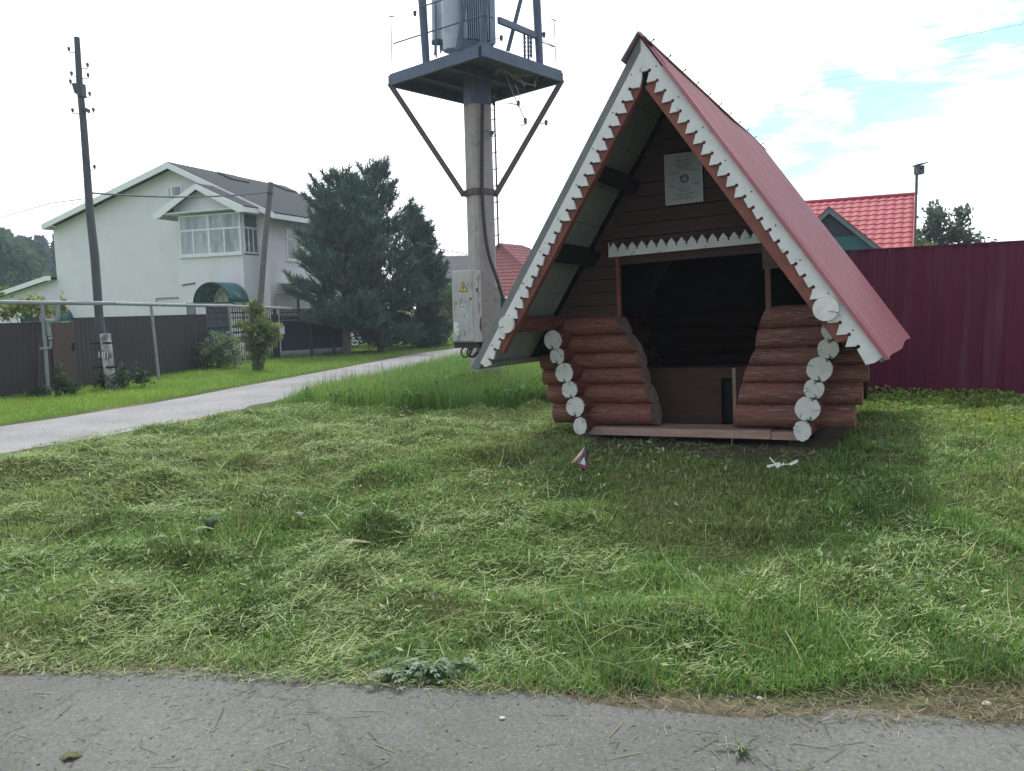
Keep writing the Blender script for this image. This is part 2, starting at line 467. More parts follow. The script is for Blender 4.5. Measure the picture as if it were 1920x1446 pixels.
p = gnt.nodes.new('ShaderNodeBsdfPrincipled'); p.inputs['Roughness'].default_value = 0.95; p.inputs['Specular IOR Level'].default_value = 0.1
a_ = gnt.nodes.new('ShaderNodeAttribute'); a_.attribute_name = 'Col'
nn = gnt.nodes.new('ShaderNodeTexNoise'); nn.inputs['Scale'].default_value = 18; nn.inputs['Detail'].default_value = 8
tcg = gnt.nodes.new('ShaderNodeTexCoord'); gnt.links.new(tcg.outputs['Object'], nn.inputs['Vector'])
rr = gnt.nodes.new('ShaderNodeMapRange'); rr.inputs[1].default_value = 0.3; rr.inputs[2].default_value = 0.7; rr.inputs[3].default_value = 0.65; rr.inputs[4].default_value = 1.3
gnt.links.new(nn.outputs['Fac'], rr.inputs[0])
mm = gnt.nodes.new('ShaderNodeVectorMath'); mm.operation = 'SCALE'
gnt.links.new(a_.outputs['Color'], mm.inputs[0]); gnt.links.new(rr.outputs[0], mm.inputs['Scale'])
gnt.links.new(mm.outputs[0], p.inputs['Base Color'])
bb = gnt.nodes.new('ShaderNodeBump'); bb.inputs['Strength'].default_value = 0.6; bb.inputs['Distance'].default_value = 0.03
gnt.links.new(nn.outputs['Fac'], bb.inputs['Height']); gnt.links.new(bb.outputs[0], p.inputs['Normal'])
gnt.links.new(p.outputs[0], gout.inputs[0])
g = arrmesh('ground', V, F4, C, gm); tag(g, kind='structure')
g.data.polygons.foreach_set('use_smooth', np.ones(len(F4), bool))

def asphalt(name, base, dark, light, scale):
    m, nt_, out = nodes(name); N_ = nt_.nodes; L_ = nt_.links
    p = N_.new('ShaderNodeBsdfPrincipled'); p.inputs['Roughness'].default_value = 0.88; p.inputs['Specular IOR Level'].default_value = 0.25
    t = N_.new('ShaderNodeTexCoord')
    a = N_.new('ShaderNodeTexNoise'); a.inputs['Scale'].default_value = 0.9; a.inputs['Detail'].default_value = 5; L_.new(t.outputs['Object'], a.inputs['Vector'])
    r = N_.new('ShaderNodeValToRGB'); r.color_ramp.elements[0].position = 0.35; r.color_ramp.elements[1].position = 0.68
    r.color_ramp.elements[0].color = (*dark, 1); r.color_ramp.elements[1].color = (*base, 1); L_.new(a.outputs['Fac'], r.inputs[0])
    v = N_.new('ShaderNodeTexVoronoi'); v.inputs['Scale'].default_value = scale; L_.new(t.outputs['Object'], v.inputs['Vector'])
    w1 = N_.new('ShaderNodeMapRange'); w1.inputs[1].default_value = 0.82; w1.inputs[2].default_value = 0.97
    sp = N_.new('ShaderNodeSeparateColor'); L_.new(v.outputs['Color'], sp.inputs[0]); L_.new(sp.outputs[0], w1.inputs[0])
    w2 = N_.new('ShaderNodeMapRange'); w2.inputs[1].default_value = 0.42; w2.inputs[2].default_value = 0.2; L_.new(v.outputs['Distance'], w2.inputs[0])
    mu = N_.new('ShaderNodeMath'); mu.operation = 'MULTIPLY'; L_.new(w1.outputs[0], mu.inputs[0]); L_.new(w2.outputs[0], mu.inputs[1])
    mx = N_.new('ShaderNodeMix'); mx.data_type = 'RGBA'; L_.new(mu.outputs[0], mx.inputs[0]); L_.new(r.outputs[0], mx.inputs[6]); mx.inputs[7].default_value = (*light, 1)
    f = N_.new('ShaderNodeTexNoise'); f.inputs['Scale'].default_value = scale * 0.7; f.inputs['Detail'].default_value = 8; L_.new(t.outputs['Object'], f.inputs['Vector'])
    fr = N_.new('ShaderNodeMapRange'); fr.inputs[1].default_value = 0.3; fr.inputs[2].default_value = 0.7; fr.inputs[3].default_value = 0.74; fr.inputs[4].default_value = 1.2; L_.new(f.outputs['Fac'], fr.inputs[0])
    ms = N_.new('ShaderNodeVectorMath'); ms.operation = 'SCALE'; L_.new(mx.outputs[2], ms.inputs[0]); L_.new(fr.outputs[0], ms.inputs['Scale'])
    # a few dark cracks
    cv = N_.new('ShaderNodeTexVoronoi'); cv.feature = 'DISTANCE_TO_EDGE'; cv.inputs['Scale'].default_value = 0.55
    dn = N_.new('ShaderNodeTexNoise'); dn.inputs['Scale'].default_value = 2.5; dn.inputs['Detail'].default_value = 6; L_.new(t.outputs['Object'], dn.inputs['Vector'])
    ad = N_.new('ShaderNodeMix'); ad.data_type = 'RGBA'; ad.inputs[0].default_value = 0.25; L_.new(t.outputs['Object'], ad.inputs[6]); L_.new(dn.outputs['Color'], ad.inputs[7]); L_.new(ad.outputs[2], cv.inputs['Vector'])
    cm = N_.new('ShaderNodeMapRange'); cm.inputs[1].default_value = 0.0; cm.inputs[2].default_value = 0.008; cm.inputs[3].default_value = 0.8; cm.inputs[4].default_value = 1.0; L_.new(cv.outputs['Distance'], cm.inputs[0])
    m2 = N_.new('ShaderNodeVectorMath'); m2.operation = 'SCALE'; L_.new(ms.outputs[0], m2.inputs[0]); L_.new(cm.outputs[0], m2.inputs['Scale'])
    L_.new(m2.outputs[0], p.inputs['Base Color'])
    b = N_.new('ShaderNodeBump'); b.inputs['Strength'].default_value = 0.5; b.inputs['Distance'].default_value = 0.004
    L_.new(f.outputs['Fac'], b.inputs['Height']); L_.new(b.outputs[0], p.inputs['Normal']); L_.new(p.outputs[0], out.inputs[0])
    return m

# the street in front: its far edge is ragged
xs = np.arange(-30, 30.01, 0.08)
ye = yedge(xs) + (fbm(xs * 2.2, xs * 0, 31) - 0.5) * 0.22 + (vnoise(xs * 11, xs * 0, 33) - 0.5) * 0.05
rows = np.array([0, 0.01, 0.06, 0.3, 1.2, 3.0, 6.5])
V = np.concatenate([np.stack([xs, ye - r, np.full_like(xs, 0.006) - (0.012 if j == 0 else 0)], 1) for j, r in enumerate(rows)])
n = len(xs); i = (np.arange(len(rows) - 1)[:, None] * n + np.arange(n - 1)[None]).ravel()
st = arrmesh('street', V, np.stack([i + n, i + n + 1, i + 1, i], 1), None, asphalt('street_asphalt', (0.150, 0.154, 0.146), (0.098, 0.102, 0.098), (0.25, 0.25, 0.24), 110))
tag(st, kind='structure')
# the side lane
s = np.r_[0, np.cumsum(np.hypot(*np.diff(FAR, axis=0).T))]; tt = np.linspace(0, s[-1], 500)
fx = np.interp(tt, s, FAR[:, 0]); fy = np.interp(tt, s, FAR[:, 1]); qx = np.interp(tt, s, NRM[:, 0]); qy = np.interp(tt, s, NRM[:, 1])
cols = np.linspace(0, 1, 9); Vs = []
for c in cols:
    off = c * LW
    if c == 0: off = (fbm(tt * 0.9, tt * 0, 41) - 0.5) * 0.35
    if c == 1: off = LW + (fbm(tt * 1.1, tt * 0, 43) - 0.5) * 0.9
    X = fx + qx * off; Y = fy + qy * off
    Vs.append(np.stack([X, Y, height(X, Y) + 0.006 + 0.03 * (1 - (2 * c - 1) ** 2) - (0.03 if c in (0, 1) else 0)], 1))
V = np.concatenate(Vs); n = len(tt); i = (np.arange(len(cols) - 1)[:, None] * n + np.arange(n - 1)[None]).ravel()
la = arrmesh('lane', V, np.stack([i, i + 1, i + n + 1, i + n], 1), None, asphalt('lane_surface', (0.27, 0.272, 0.285), (0.21, 0.212, 0.222), (0.36, 0.36, 0.36), 40))
tag(la, kind='structure')

# ------------------------------------------------------------------ the log well house
HF = Frame((1.57913, 6.8, 0.40032), (0.8761434, -0.4806755, 0.0363852), (0.4813642, 0.8764266, -0.0128444), (-0.0257150, 0.0287680, 0.9992553))
hut = thing('well_house', 'red brown log well house under a steep red metal roof with white carved boards', 'well house', M=HF.M)
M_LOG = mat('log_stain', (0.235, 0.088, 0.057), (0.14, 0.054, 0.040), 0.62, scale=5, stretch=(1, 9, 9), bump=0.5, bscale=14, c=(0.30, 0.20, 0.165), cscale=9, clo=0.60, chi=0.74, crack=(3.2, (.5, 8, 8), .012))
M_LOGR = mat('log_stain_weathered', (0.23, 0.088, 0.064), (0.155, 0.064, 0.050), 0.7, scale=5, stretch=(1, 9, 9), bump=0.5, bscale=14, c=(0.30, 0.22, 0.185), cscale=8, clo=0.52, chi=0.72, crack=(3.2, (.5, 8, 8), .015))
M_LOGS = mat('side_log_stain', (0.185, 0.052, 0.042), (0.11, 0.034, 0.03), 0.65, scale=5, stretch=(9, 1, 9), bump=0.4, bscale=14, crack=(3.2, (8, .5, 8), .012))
M_END = mat('white_log_end_paint', (0.67, 0.68, 0.67), (0.55, 0.56, 0.55), 0.75, scale=14, bump=0.25, bscale=50, c=(0.45, 0.44, 0.40), cscale=16, clo=0.62, chi=0.72)
M_GREYEND = mat('grey_cut_wood', (0.20, 0.15, 0.135), (0.13, 0.085, 0.075), 0.8, scale=18, bump=0.3, bscale=50)
M_CRACK = mat('crack_dark', (0.018, 0.017, 0.018), rough=0.95)
M_WHITE = mat('white_carved_paint', (0.66, 0.68, 0.68), (0.56, 0.58, 0.58), 0.6, scale=7, bump=0.2, bscale=40, c=(0.40, 0.40, 0.37), cscale=13, clo=0.63, chi=0.72)
M_GREY = mat('grey_green_board', (0.27, 0.295, 0.285), (0.20, 0.22, 0.215), 0.75, scale=4, stretch=(1, 6, 1), bump=0.25, bscale=30)
M_RED = mat('red_rafter_stain', (0.22, 0.066, 0.048), (0.15, 0.048, 0.038), 0.65, scale=6, bump=0.3, bscale=30)
M_DARK = mat('dark_stained_plank', (0.066, 0.027, 0.025), (0.042, 0.019, 0.019), 0.75, scale=4, stretch=(1, 1, 10), bump=0.3, bscale=30)
M_PURLIN = mat('dark_purlin_and_inside_shade', (0.022, 0.014, 0.014), (0.012, 0.009, 0.010), 0.9, scale=6, spec=0.08)  # purlins' own dark tone; on interior parts it paints in the shade
M_ROOF = mat('red_roof_sheet', (0.33, 0.095, 0.118), (0.27, 0.082, 0.10), 0.38, scale=3.0, stretch=(.3, 7, .3), spec=0.6, c=(0.38, 0.145, 0.17), cscale=4, clo=0.5, chi=0.75)
M_SILL = mat('pale_sill_board', (0.42, 0.29, 0.235), (0.30, 0.20, 0.165), 0.8, scale=5, stretch=(1, 8, 8), bump=0.4, bscale=25)
M_PANEL = mat('brown_inner_board', (0.17, 0.085, 0.065), (0.11, 0.058, 0.048), 0.75, scale=4, stretch=(1, 1, 6), bump=0.3, bscale=25)

def log(p0, p1, r, n=20, wav=0.03, k=9, seed=0):
    """a hewn log between two points of the hut frame, slightly wavy; returns ring list."""
    p0 = np.asarray(p0, float); p1 = np.asarray(p1, float); q = random.Random(seed)
    pts = []; rs = []
    for i in range(k):
        t = i / (k - 1)
        pts.append(p0 + (p1 - p0) * t); rs.append(r * (1 + q.uniform(-wav, wav)))
    return pts, rs

def roof_u(v, d=0.0):            # half width of the roof's section at height v, d inside the outer line
    return (3.168 - v) * 0.6655 - d / 0.8325

FB = [1.125, 0.945, 0.775, 0.630, 0.480, 0.300, 0.105]
LIN = [-0.64, -0.55, -0.44, -0.42, -0.386, -0.317, -0.303]
RIN = [0.678, 0.60, 0.574, 0.504, 0.456, 0.416, 0.37]
def front_log(sgn, i):
    v1, v0 = FB[i], FB[i + 1]; r = (v1 - v0) / 2 * 1.05; vc = (v0 + v1) / 2; m = MB()
    uo = sgn * (1.30 + 0.235 * max(0, (vc - 0.05)) / 0.8)
    uo = sgn * min(abs(uo), roof_u(vc + r, 0.10))
    inn = LIN if sgn < 0 else RIN
    n = 16; k = 9; q = random.Random(i * 7 + (3 if sgn > 0 else 0)); vs = []
    ph = q.uniform(0, 6)
    for a in range(k):
        t = a / (k - 1)
        for j in range(n):
            an = 2 * math.pi * j / n; cs, sn = math.cos(an), math.sin(an)
            rr = r * (1 + 0.035 * math.sin(ph + t * 9) + q.uniform(-0.012, 0.012))
            z = vc + rr * sn
            # the inner end is sawn along the slanting jamb
            tt_ = (v1 - z) / (v1 - v0); ui = inn[i] + (inn[i + 1] - inn[i]) * min(1.15, max(-0.15, tt_))
            if sgn < 0: ui -= 0.05 * max(0.0, cs) ** .8
            u = uo + (ui - uo) * t
            vs.append((u, 0.075 + rr * 0.98 * -cs, z))
    fs = [(a * n + j, a * n + (j + 1) % n, (a + 1) * n + (j + 1) % n, (a + 1) * n + j) for a in range(k - 1) for j in range(n)]
    if sgn > 0: fs = [f[::-1] for f in fs]
    m.add(vs, fs)
    m.add(vs[:n], [tuple(range(n))], 2); m.add(vs[-n:], [tuple(range(n - 1, -1, -1))], 1)
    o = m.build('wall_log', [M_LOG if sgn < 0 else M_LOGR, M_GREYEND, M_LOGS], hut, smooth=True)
    return o
for sg in (-1, 1):
    for i in range(6): front_log(sg, i)

UC = [1.2145, 1.1776, 1.1124, 1.0666, 1.0153, 0.9737]; VC = [0.9166, 0.7663, 0.6082, 0.4504, 0.2911, 0.1124]
RC = {-1: [0.092, 0.076, 0.092, 0.079, 0.093, 0.074], 1: [0.088, 0.083, 0.101, 0.080, 0.100, 0.076]}
def crackmark(m, u, w, v, s, q):
    for a in (q.uniform(-0.5, 0.1), q.uniform(0.5, 1.0)):
        du, dv = math.cos(a) * s, math.sin(a) * s
        m.beam((u - du, w, v - dv), (u + du, w, v + dv), 0.007, 0.010, (0, 1, 0), 1)
    m.beam((u, w, v), (u + s * 0.2, w, v + s * 1.3), 0.004, 0.004, (0, 1, 0), 1)
for sg in (-1, 1):
    for i in range(6):
        r = RC[sg][i]; u = sg * UC[i]; v = VC[i]; q = random.Random(100 + i + sg)
        pts, rs = log((u, -0.205, v), (u, 2.62, v), r * 0.985, seed=i + 40)
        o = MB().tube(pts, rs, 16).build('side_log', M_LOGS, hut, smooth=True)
        e = MB(); n = 18 if i < 5 else 10; poly = []
        for j in range(n):
            a = 2 * math.pi * (j + 0.5) / n; k = r * (1 + q.uniform(-0.03, 0.03))
            if i == 5: k *= 1.0 + 0.12 * abs(math.sin(a)) ** 2
            poly.append((u + k * math.cos(a) * (0.97 if i < 5 else 0.9), -0.215, v + k * math.sin(a)))
        e.prism(poly, (0, 0.03, 0))
        if i < 5: crackmark(e, u - sg * 0.02 * 0 + q.uniform(-0.02, 0.02), -0.2165, v - r * 0.95, 0.030, q)
        for _ in range(2):
            a = q.uniform(0, 6.28); e.beam((u + math.cos(a) * r * 0.5, -0.2165, v + math.sin(a) * r * 0.5), (u + math.cos(a + .2) * r * 0.97, -0.2165, v + math.sin(a + .2) * r * 0.97), 0.003, 0.003, (0, 1, 0), 1)
        e.build('log_end', [M_END, M_CRACK], o)
M_BACK = mat('inside_shade_log', (0.035, 0.016, 0.014), (0.022, 0.011, 0.010), 0.85, scale=5, stretch=(1, 9, 9), bump=0.3, bscale=14, spec=0.1)  # log colour darkened to paint in the interior's shade
# back wall logs stick out past the corners too
for i in range(6):
    v1, v0 = FB[i], FB[i + 1]; vc = (v0 + v1) / 2; r = (v1 - v0) / 2 * 1.03
    uo = min(1.22 + 0.21 * vc, roof_u(vc + r, 0.08))
    pts, rs = log((-uo, 2.42, vc), (uo, 2.42, vc), r, seed=i + 80)
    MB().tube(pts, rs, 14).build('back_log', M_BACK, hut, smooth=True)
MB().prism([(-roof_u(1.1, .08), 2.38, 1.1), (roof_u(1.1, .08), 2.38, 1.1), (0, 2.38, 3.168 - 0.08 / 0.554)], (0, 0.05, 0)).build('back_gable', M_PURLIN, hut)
# threshold, floor, inner partition with its slot
m = MB(); m.box(-0.95, 0.70, -0.06, 0.30, 0.012, 0.085); m.box(0.702, 0.93, -0.05, 0.28, 0.008, 0.075)
m.build('threshold', M_SILL, hut, bevel=0.006)
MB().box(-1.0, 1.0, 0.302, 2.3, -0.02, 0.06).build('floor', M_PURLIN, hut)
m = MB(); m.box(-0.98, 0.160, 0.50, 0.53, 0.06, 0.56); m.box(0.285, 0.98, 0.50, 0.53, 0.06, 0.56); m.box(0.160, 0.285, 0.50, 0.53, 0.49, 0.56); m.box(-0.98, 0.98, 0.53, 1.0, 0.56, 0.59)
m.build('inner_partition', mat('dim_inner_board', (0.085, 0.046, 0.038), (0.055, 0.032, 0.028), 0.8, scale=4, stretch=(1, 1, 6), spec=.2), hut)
MB().box(0.14, 0.31, 0.60, 0.62, 0.06, 0.55).build('slot_shade_panel', M_CRACK, hut)  # added black panel that paints the darkness inside the slot
m = MB(); m.box(0.268, 0.30, 0.488, 0.499, 0.06, 0.585)
m.build('partition_trim', M_SILL, hut)
# gable: horizontal planks closing the front above the logs, with the openings left free
m = MB(); v = 1.10; k = 0
while v < 3.0:
    hgt = 0.118; v2 = min(v + hgt, 3.0); y0 = 0.02 + 0.006 * (k % 2); 
    ul0, ul1 = roof_u(v, 0.07), roof_u(v2, 0.07)
    g_ = 0.006
    def plank(a0, a1, b0, b1):
        m.prism([(a0, y0, v + g_), (b0, y0, v + g_), (b1, y0, v2), (a1, y0, v2)], (0, 0.03, 0))
    if v2 <= 1.66:
        plank(-ul0, -ul1, -0.645, -0.645)
        if v >= 1.43: plank(0.655, 0.655, ul0, ul1)
    else: plank(-ul0, -ul1, ul0, ul1)
    v = v2; k += 1
m.build('gable_boards', M_DARK, hut)
m = MB(); m.box(0.655, roof_u(1.66, .07), -0.002, 0.018, 1.44, 1.645)
m.build('header_board', M_PANEL, hut)
m = MB(); m.box(0.672, 0.715, -0.002, 0.05, 1.10, 1.44); m.build('window_post', M_PANEL, hut)
m = MB(); m.beam((0.69, -0.012, 1.475), (0.86, -0.012, 1.50), 0.006, 0.018, (0, 1, 0)); m.build('pale_batten', M_GREYEND, hut)
m = MB(); m.box(-0.645, -0.615, -0.001, 0.05, 1.10, 1.652); m.build('door_jamb', M_RED, hut)

# slope frame: t down the slope from the apex, d inwards from the outer line
AP = 3.156; DX, DZ = 0.5540, 0.8325; SL = 2.925
def sp(sg, t, d, w): return (sg * (DX * t - DZ * d), w, AP - DZ * t - DX * d)
LO = 0.05                                      # the white board of one slope sits inside a grey verge board
def carved(sg):
    per = 0.101; q = random.Random(5 + sg); inner = []
    dh, rt, tip = (0.066 if sg < 0 else 0.088), 0.0145, 0.076
    T0, T1 = (0.27 if sg < 0 else 0.16), 2.80 if sg < 0 else 2.86
    nT = int((T1 - T0) / per)
    poly = [(0.0, 0.0)]
    # centre joint is vertical: at depth d it starts at t = 1.503 d
    poly.append((1.503 * 0.145, 0.145)) ; poly = [(0.0, 0.0)]
    pts = [(1.503 * 0.11, 0.11)]
    for k in range(nT):
        t = T0 + per * (k + 0.75)
        wear = 1.0
        if sg < 0 and t > 1.55: wear = 0.45 if q.random() < 0.75 else 0.8
        if sg > 0 and 1.25 < t < 2.28: wear = 0.36 if (q.random() < 0.55 or t > 1.75) else 0.9
        L_ = tip * wear
        # tip lies level with the hole, inwards
        tp = (t - DX / 1.0 * L_ * 1.05, dh + DZ * L_)
        if k: pass
        pts.append((tp[0], tp[1]))
        pts.append((t - 0.014, dh + 0.014))
        for a in (150, 95, 40, -15, -70, -125) if False else (115, 180, 230, 285, 340, 395):
            pts.append((t + rt * math.cos(R(a + 20)), dh - 0.004 + rt * math.sin(R(a + 20))))
        pts.append((t + 0.016, dh + 0.013))
    end = [(T1 + (0.03 if sg > 0 else 0.0), 0.115 if sg > 0 else 0.10), (T1 + 0.05, 0.06), (T1 + 0.045, 0.0)]
    poly = [(0.0, 0.0)] + pts + end
    o_ = LO if sg < 0 else 0.0
    if sg < 0: poly = [(t + 1.503 * LO if t < .2 and d in (0.0, 0.11) else t, d) for t, d in poly]
    return [sp(sg, t, d + o_, -1.008) for t, d in poly]
for sg in (-1, 1):
    m = MB(); m.prism(carved(sg), (0, 0.022, 0)); q = random.Random(50 + sg)
    for k in range(9):
        t = 0.25 + k * 0.3; a = sp(sg, t, (0.035 if sg > 0 else LO + .03) + q.uniform(-.012, .012), -1.0095); m.ball(a, 0.0055, 6, 4, 1)
    m.build('bargeboard', [M_WHITE, M_CRACK], hut)
    # red front rafter, grey lining, sheet
    m = MB(); m.prism([sp(sg, 0.12 if sg < 0 else 0.26, 0.03, -0.98), sp(sg, 2.72, 0.03, -0.98), sp(sg, 2.66, 0.185, -0.98), sp(sg, 0.30, 0.185, -0.98)], (0, 0.07, 0))
    m.build('rafter', M_RED, hut, bevel=0.004)
    m = MB(); mi_ = MB()
    nb = 8
    for k in range(nb):
        t0 = 0.05 + k * (2.86 - 0.05) / nb; t1 = t0 + (2.86 - 0.05) / nb - 0.006
        m.prism([sp(sg, t0, 0.004, -0.984), sp(sg, t1, 0.004, -0.984), sp(sg, t1, 0.026, -0.984), sp(sg, t0, 0.026, -0.984)], (0, 0.98, 0))
        mi_.prism([sp(sg, t0, 0.004, -0.003), sp(sg, t1 + .006, 0.004, -0.003), sp(sg, t1 + .006, 0.026, -0.003), sp(sg, t0, 0.026, -0.003)], (0, 3.38, 0))
    m.build('roof_lining', M_GREY, hut); mi_.build('inner_lining', M_PURLIN, hut)  # inside half coloured near black, painting the shade under the roof
    # corrugated sheet, ribs running down the slope
    w0, w1 = (-1.035 if sg > 0 else -0.96), 3.44; prof = []; w = w0; hb = 0.019
    while w < w1 - 0.1:
        prof += [(w, 0), (w + 0.058, 0), (w + 0.072, hb), (w + 0.096, hb), (w + 0.11, 0)]; w += 0.118
    prof.append((w1, 0)); w0_ = w0; ts = np.linspace(-0.012, 2.94, 14); vs = []; q = random.Random(60 + sg)
    for t in ts:
        sag = 0.016 * math.sin(t * 2.3 + 1) ; drop = -0.0
        for (w, h) in prof:
            b = 0.02 * math.sin(w * 1.5 + 0.4) * (1 - t / 3)
            vs.append(sp(sg, t + (0.012 * math.sin(w * 2.1) if t > 2.9 else 0), -0.012 - h - 0.004 * math.sin(w * 3 + t * 2) + b * 0.3, w))
    n = len(prof)
    fs = [(i * n + j, i * n + j + 1, (i + 1) * n + j + 1, (i + 1) * n + j) for i in range(len(ts) - 1) for j in range(n - 1)]
    if sg < 0: fs = [f[::-1] for f in fs]
    o = MB().add(vs, fs).build('roof_sheet', M_ROOF, hut)
    so_ = o.modifiers.new('thickness', 'SOLIDIFY'); so_.thickness = 0.003; so_.offset = 0
    # eaves fascia along the bottom of the slope
    m = MB(); m.prism([sp(sg, 2.865, -0.008, -0.99), sp(sg, 2.93, -0.008, -0.99), sp(sg, 2.93, 0.03, -0.99), sp(sg, 2.865, 0.05, -0.99)], (0, 4.38, 0))
    m.build('eaves_fascia', M_GREY, hut)
    # purlins carrying the overhang, and the eaves log with its white end
    for t in (0.93, 1.66):
        a = sp(sg, t, 0.028, -0.905); b = sp(sg, t + 0.13, 0.028, -0.905); c = sp(sg, t + 0.13, 0.16, -0.905); d = sp(sg, t, 0.16, -0.905)
        MB().prism([a, b, c, d], (0, 0.92, 0)).build('purlin', M_PURLIN, hut)
    r = 0.072 if sg < 0 else 0.085; u = sg * (1.245 if sg < 0 else 1.262); v = 1.078
    pts, rs = log((u, -1.03, v), (u, 2.9, v), r * 0.97, seed=7)
    o = MB().tube(pts, rs, 16).build('eaves_log', M_LOGS, hut, smooth=True)
    poly = [(u + r * math.cos(2 * math.pi * j / 18), -1.04, v + r * math.sin(2 * math.pi * j / 18)) for j in range(18)]
    e = MB().prism(poly, (0, 0.03, 0)); e.beam((u - sg * -0.02, -1.0415, v - r * 0.2), (u + sg * r * 0.95, -1.0415, v - r * 0.35), 0.003, 0.006, (0, 1, 0), 1)
    e.build('log_end', [M_END, M_CRACK], o)
# edge boards of the front verge: grey on one slope, red wind trim on the other
m = MB(); m.prism([sp(-1, -0.01, -0.012, -1.0), sp(-1, 2.95, -0.012, -1.0), sp(-1, 2.90, 0.062, -1.0), sp(-1, 0.09, 0.058, -1.0)], (0, 0.028, 0)); m.build('verge_board', mat('dark_grey_verge', (0.175, 0.195, 0.195), (0.13, 0.145, 0.145), 0.8, scale=4, bump=0.2), hut)
m = MB(); m.prism([sp(1, 0.30, -0.030, -1.04), sp(1, 2.94, -0.030, -1.04), sp(1, 2.93, -0.002, -1.04), sp(1, 0.30, -0.002, -1.04)], (0, 0.03, 0)); m.build('wind_trim', M_ROOF, hut)
m = MB()
for sg in (-1, 1):
    m.prism([sp(sg, -0.035, -0.030, -1.05), sp(sg, 0.20 if sg < 0 else 0.09, -0.046, -1.05), sp(sg, 0.20 if sg < 0 else 0.09, -0.037, -1.05), sp(sg, -0.02, -0.022, -1.05)], (0, 4.5, 0))
m.build('ridge_cap', mat('ridge_cap_metal', (0.33, 0.22, 0.235), (0.26, 0.17, 0.185), 0.45), hut)
for k in range(11):
    m = MB(); w = -0.9 + k * 0.42; m.tube([sp(1, 0.03, -0.03, w), sp(1, 0.03, -0.062, w)], 0.004, 6); m.ball(sp(1, 0.03, -0.062, w), 0.009, 6, 4); m.build('ridge_screw', M_CRACK, hut)
# carved white trim over the doorway, teeth upwards
m = MB(); x0, x1, vb = -0.70, 0.80, 1.650; per = 0.0905; poly = [(x0, vb), (x1, vb + 0.006), (x1, vb + 0.10)]
k = 0; xx = x1 - 0.02
up = []
xx = x1 - 0.05
while xx - per > x0 - 0.001:
    up += [(xx + 0.006, vb + 0.070), (xx + 0.010, vb + 0.058), (xx, vb + 0.050), (xx - 0.010, vb + 0.058), (xx - 0.006, vb + 0.070)]
    up.append((xx - per / 2, vb + 0.123 + random.Random(k).uniform(-.006, .006))); xx -= per; k += 1
up += [(xx + 0.006, vb + 0.070), (xx + 0.010, vb + 0.058), (xx, vb + 0.050), (x0 + 0.012, vb + 0.07), (x0, vb + 0.132)]
m.prism([(a, -0.032, b) for a, b in poly + up], (0, 0.026, 0))
m.build('carved_trim', M_WHITE, hut)
# notice on the gable
m = MB(); m.prism([(-0.155, -0.012, 2.057), (0.175, -0.012, 2.055), (0.178, -0.012, 2.484), (-0.150, -0.012, 2.494)], (0, 0.012, 0))
M_PLATE = mat('notice_plate', (0.40, 0.43, 0.45), (0.33, 0.36, 0.38), 0.5, scale=5)
M_PRINT = mat('notice_print', (0.17, 0.19, 0.21), rough=0.7)
nb_ = m.build('notice_plate', M_PLATE, hut)
m = MB()
for a, b, c, d in ((-.155, -.148, 2.057, 2.49), (.169, .177, 2.055, 2.48), (-.148, .169, 2.056, 2.063), (-.148, .169, 2.478, 2.485)):
    m.box(a, b, -0.0165, -0.0125, c, d)
m.build('notice_rim', mat('notice_rim_metal', (0.5, 0.53, 0.56), (0.42, 0.45, 0.48), 0.35), nb_)
m = MB(); q = random.Random(3)
rows_ = [(2.425, .07), (2.405, .06), (2.385, .075), (2.365, .06), (2.345, .04), (2.325, -1), (2.21, -2), (2.185, .055), (2.16, .04), (2.135, .09), (2.115, .07), (2.095, .10)]
for v, hw in rows_:
    if hw == -1: m.box(-.12, -.03, -.0150, -.0130, v, v + .006); m.box(.04, .15, -.0150, -.0130, v + .006, v + .012); continue
    if hw == -2: m.box(-.12, -.07, -.0150, -.0130, v, v + .007); m.box(.09, .15, -.0150, -.0130, v + .004, v + .011); continue
    x = -hw + 0.015
    while x < hw: l = q.uniform(.010, .032); m.box(x, min(x + l, hw + .015), -.0150, -.0130, v, v + .0075); x += l + 0.006
m.build('notice_lettering', M_PRINT, nb_)
m = MB(); c0, c1, r = 0.018, 2.268, 0.038
for k in range(18):
    a0, a1 = 2 * math.pi * k / 18, 2 * math.pi * (k + 1) / 18
    m.prism([(c0 + rr * math.cos(a), -0.0155, c1 + rr * math.sin(a)) for rr, a in ((r, a0), (r, a1), (r * .72, a1), (r * .72, a0))], (0, 0.003, 0))
m.beam((c0 - .05, -.0148, c1 + .024), (c0 + .01, -.0148, c1 + .012), .003, .014, (0, 1, 0)); m.beam((c0 - .03, -.0148, c1 + .002), (c0 + .03, -.0148, c1 + .022), .003, .014, (0, 1, 0)); m.beam((c0 - .01, -.0148, c1 - .026), (c0 + .02, -.0148, c1 + .0), .003, .012, (0, 1, 0))
m.build('round_emblem', mat('emblem_ink', (0.06, 0.07, 0.09), rough=0.7), nb_)
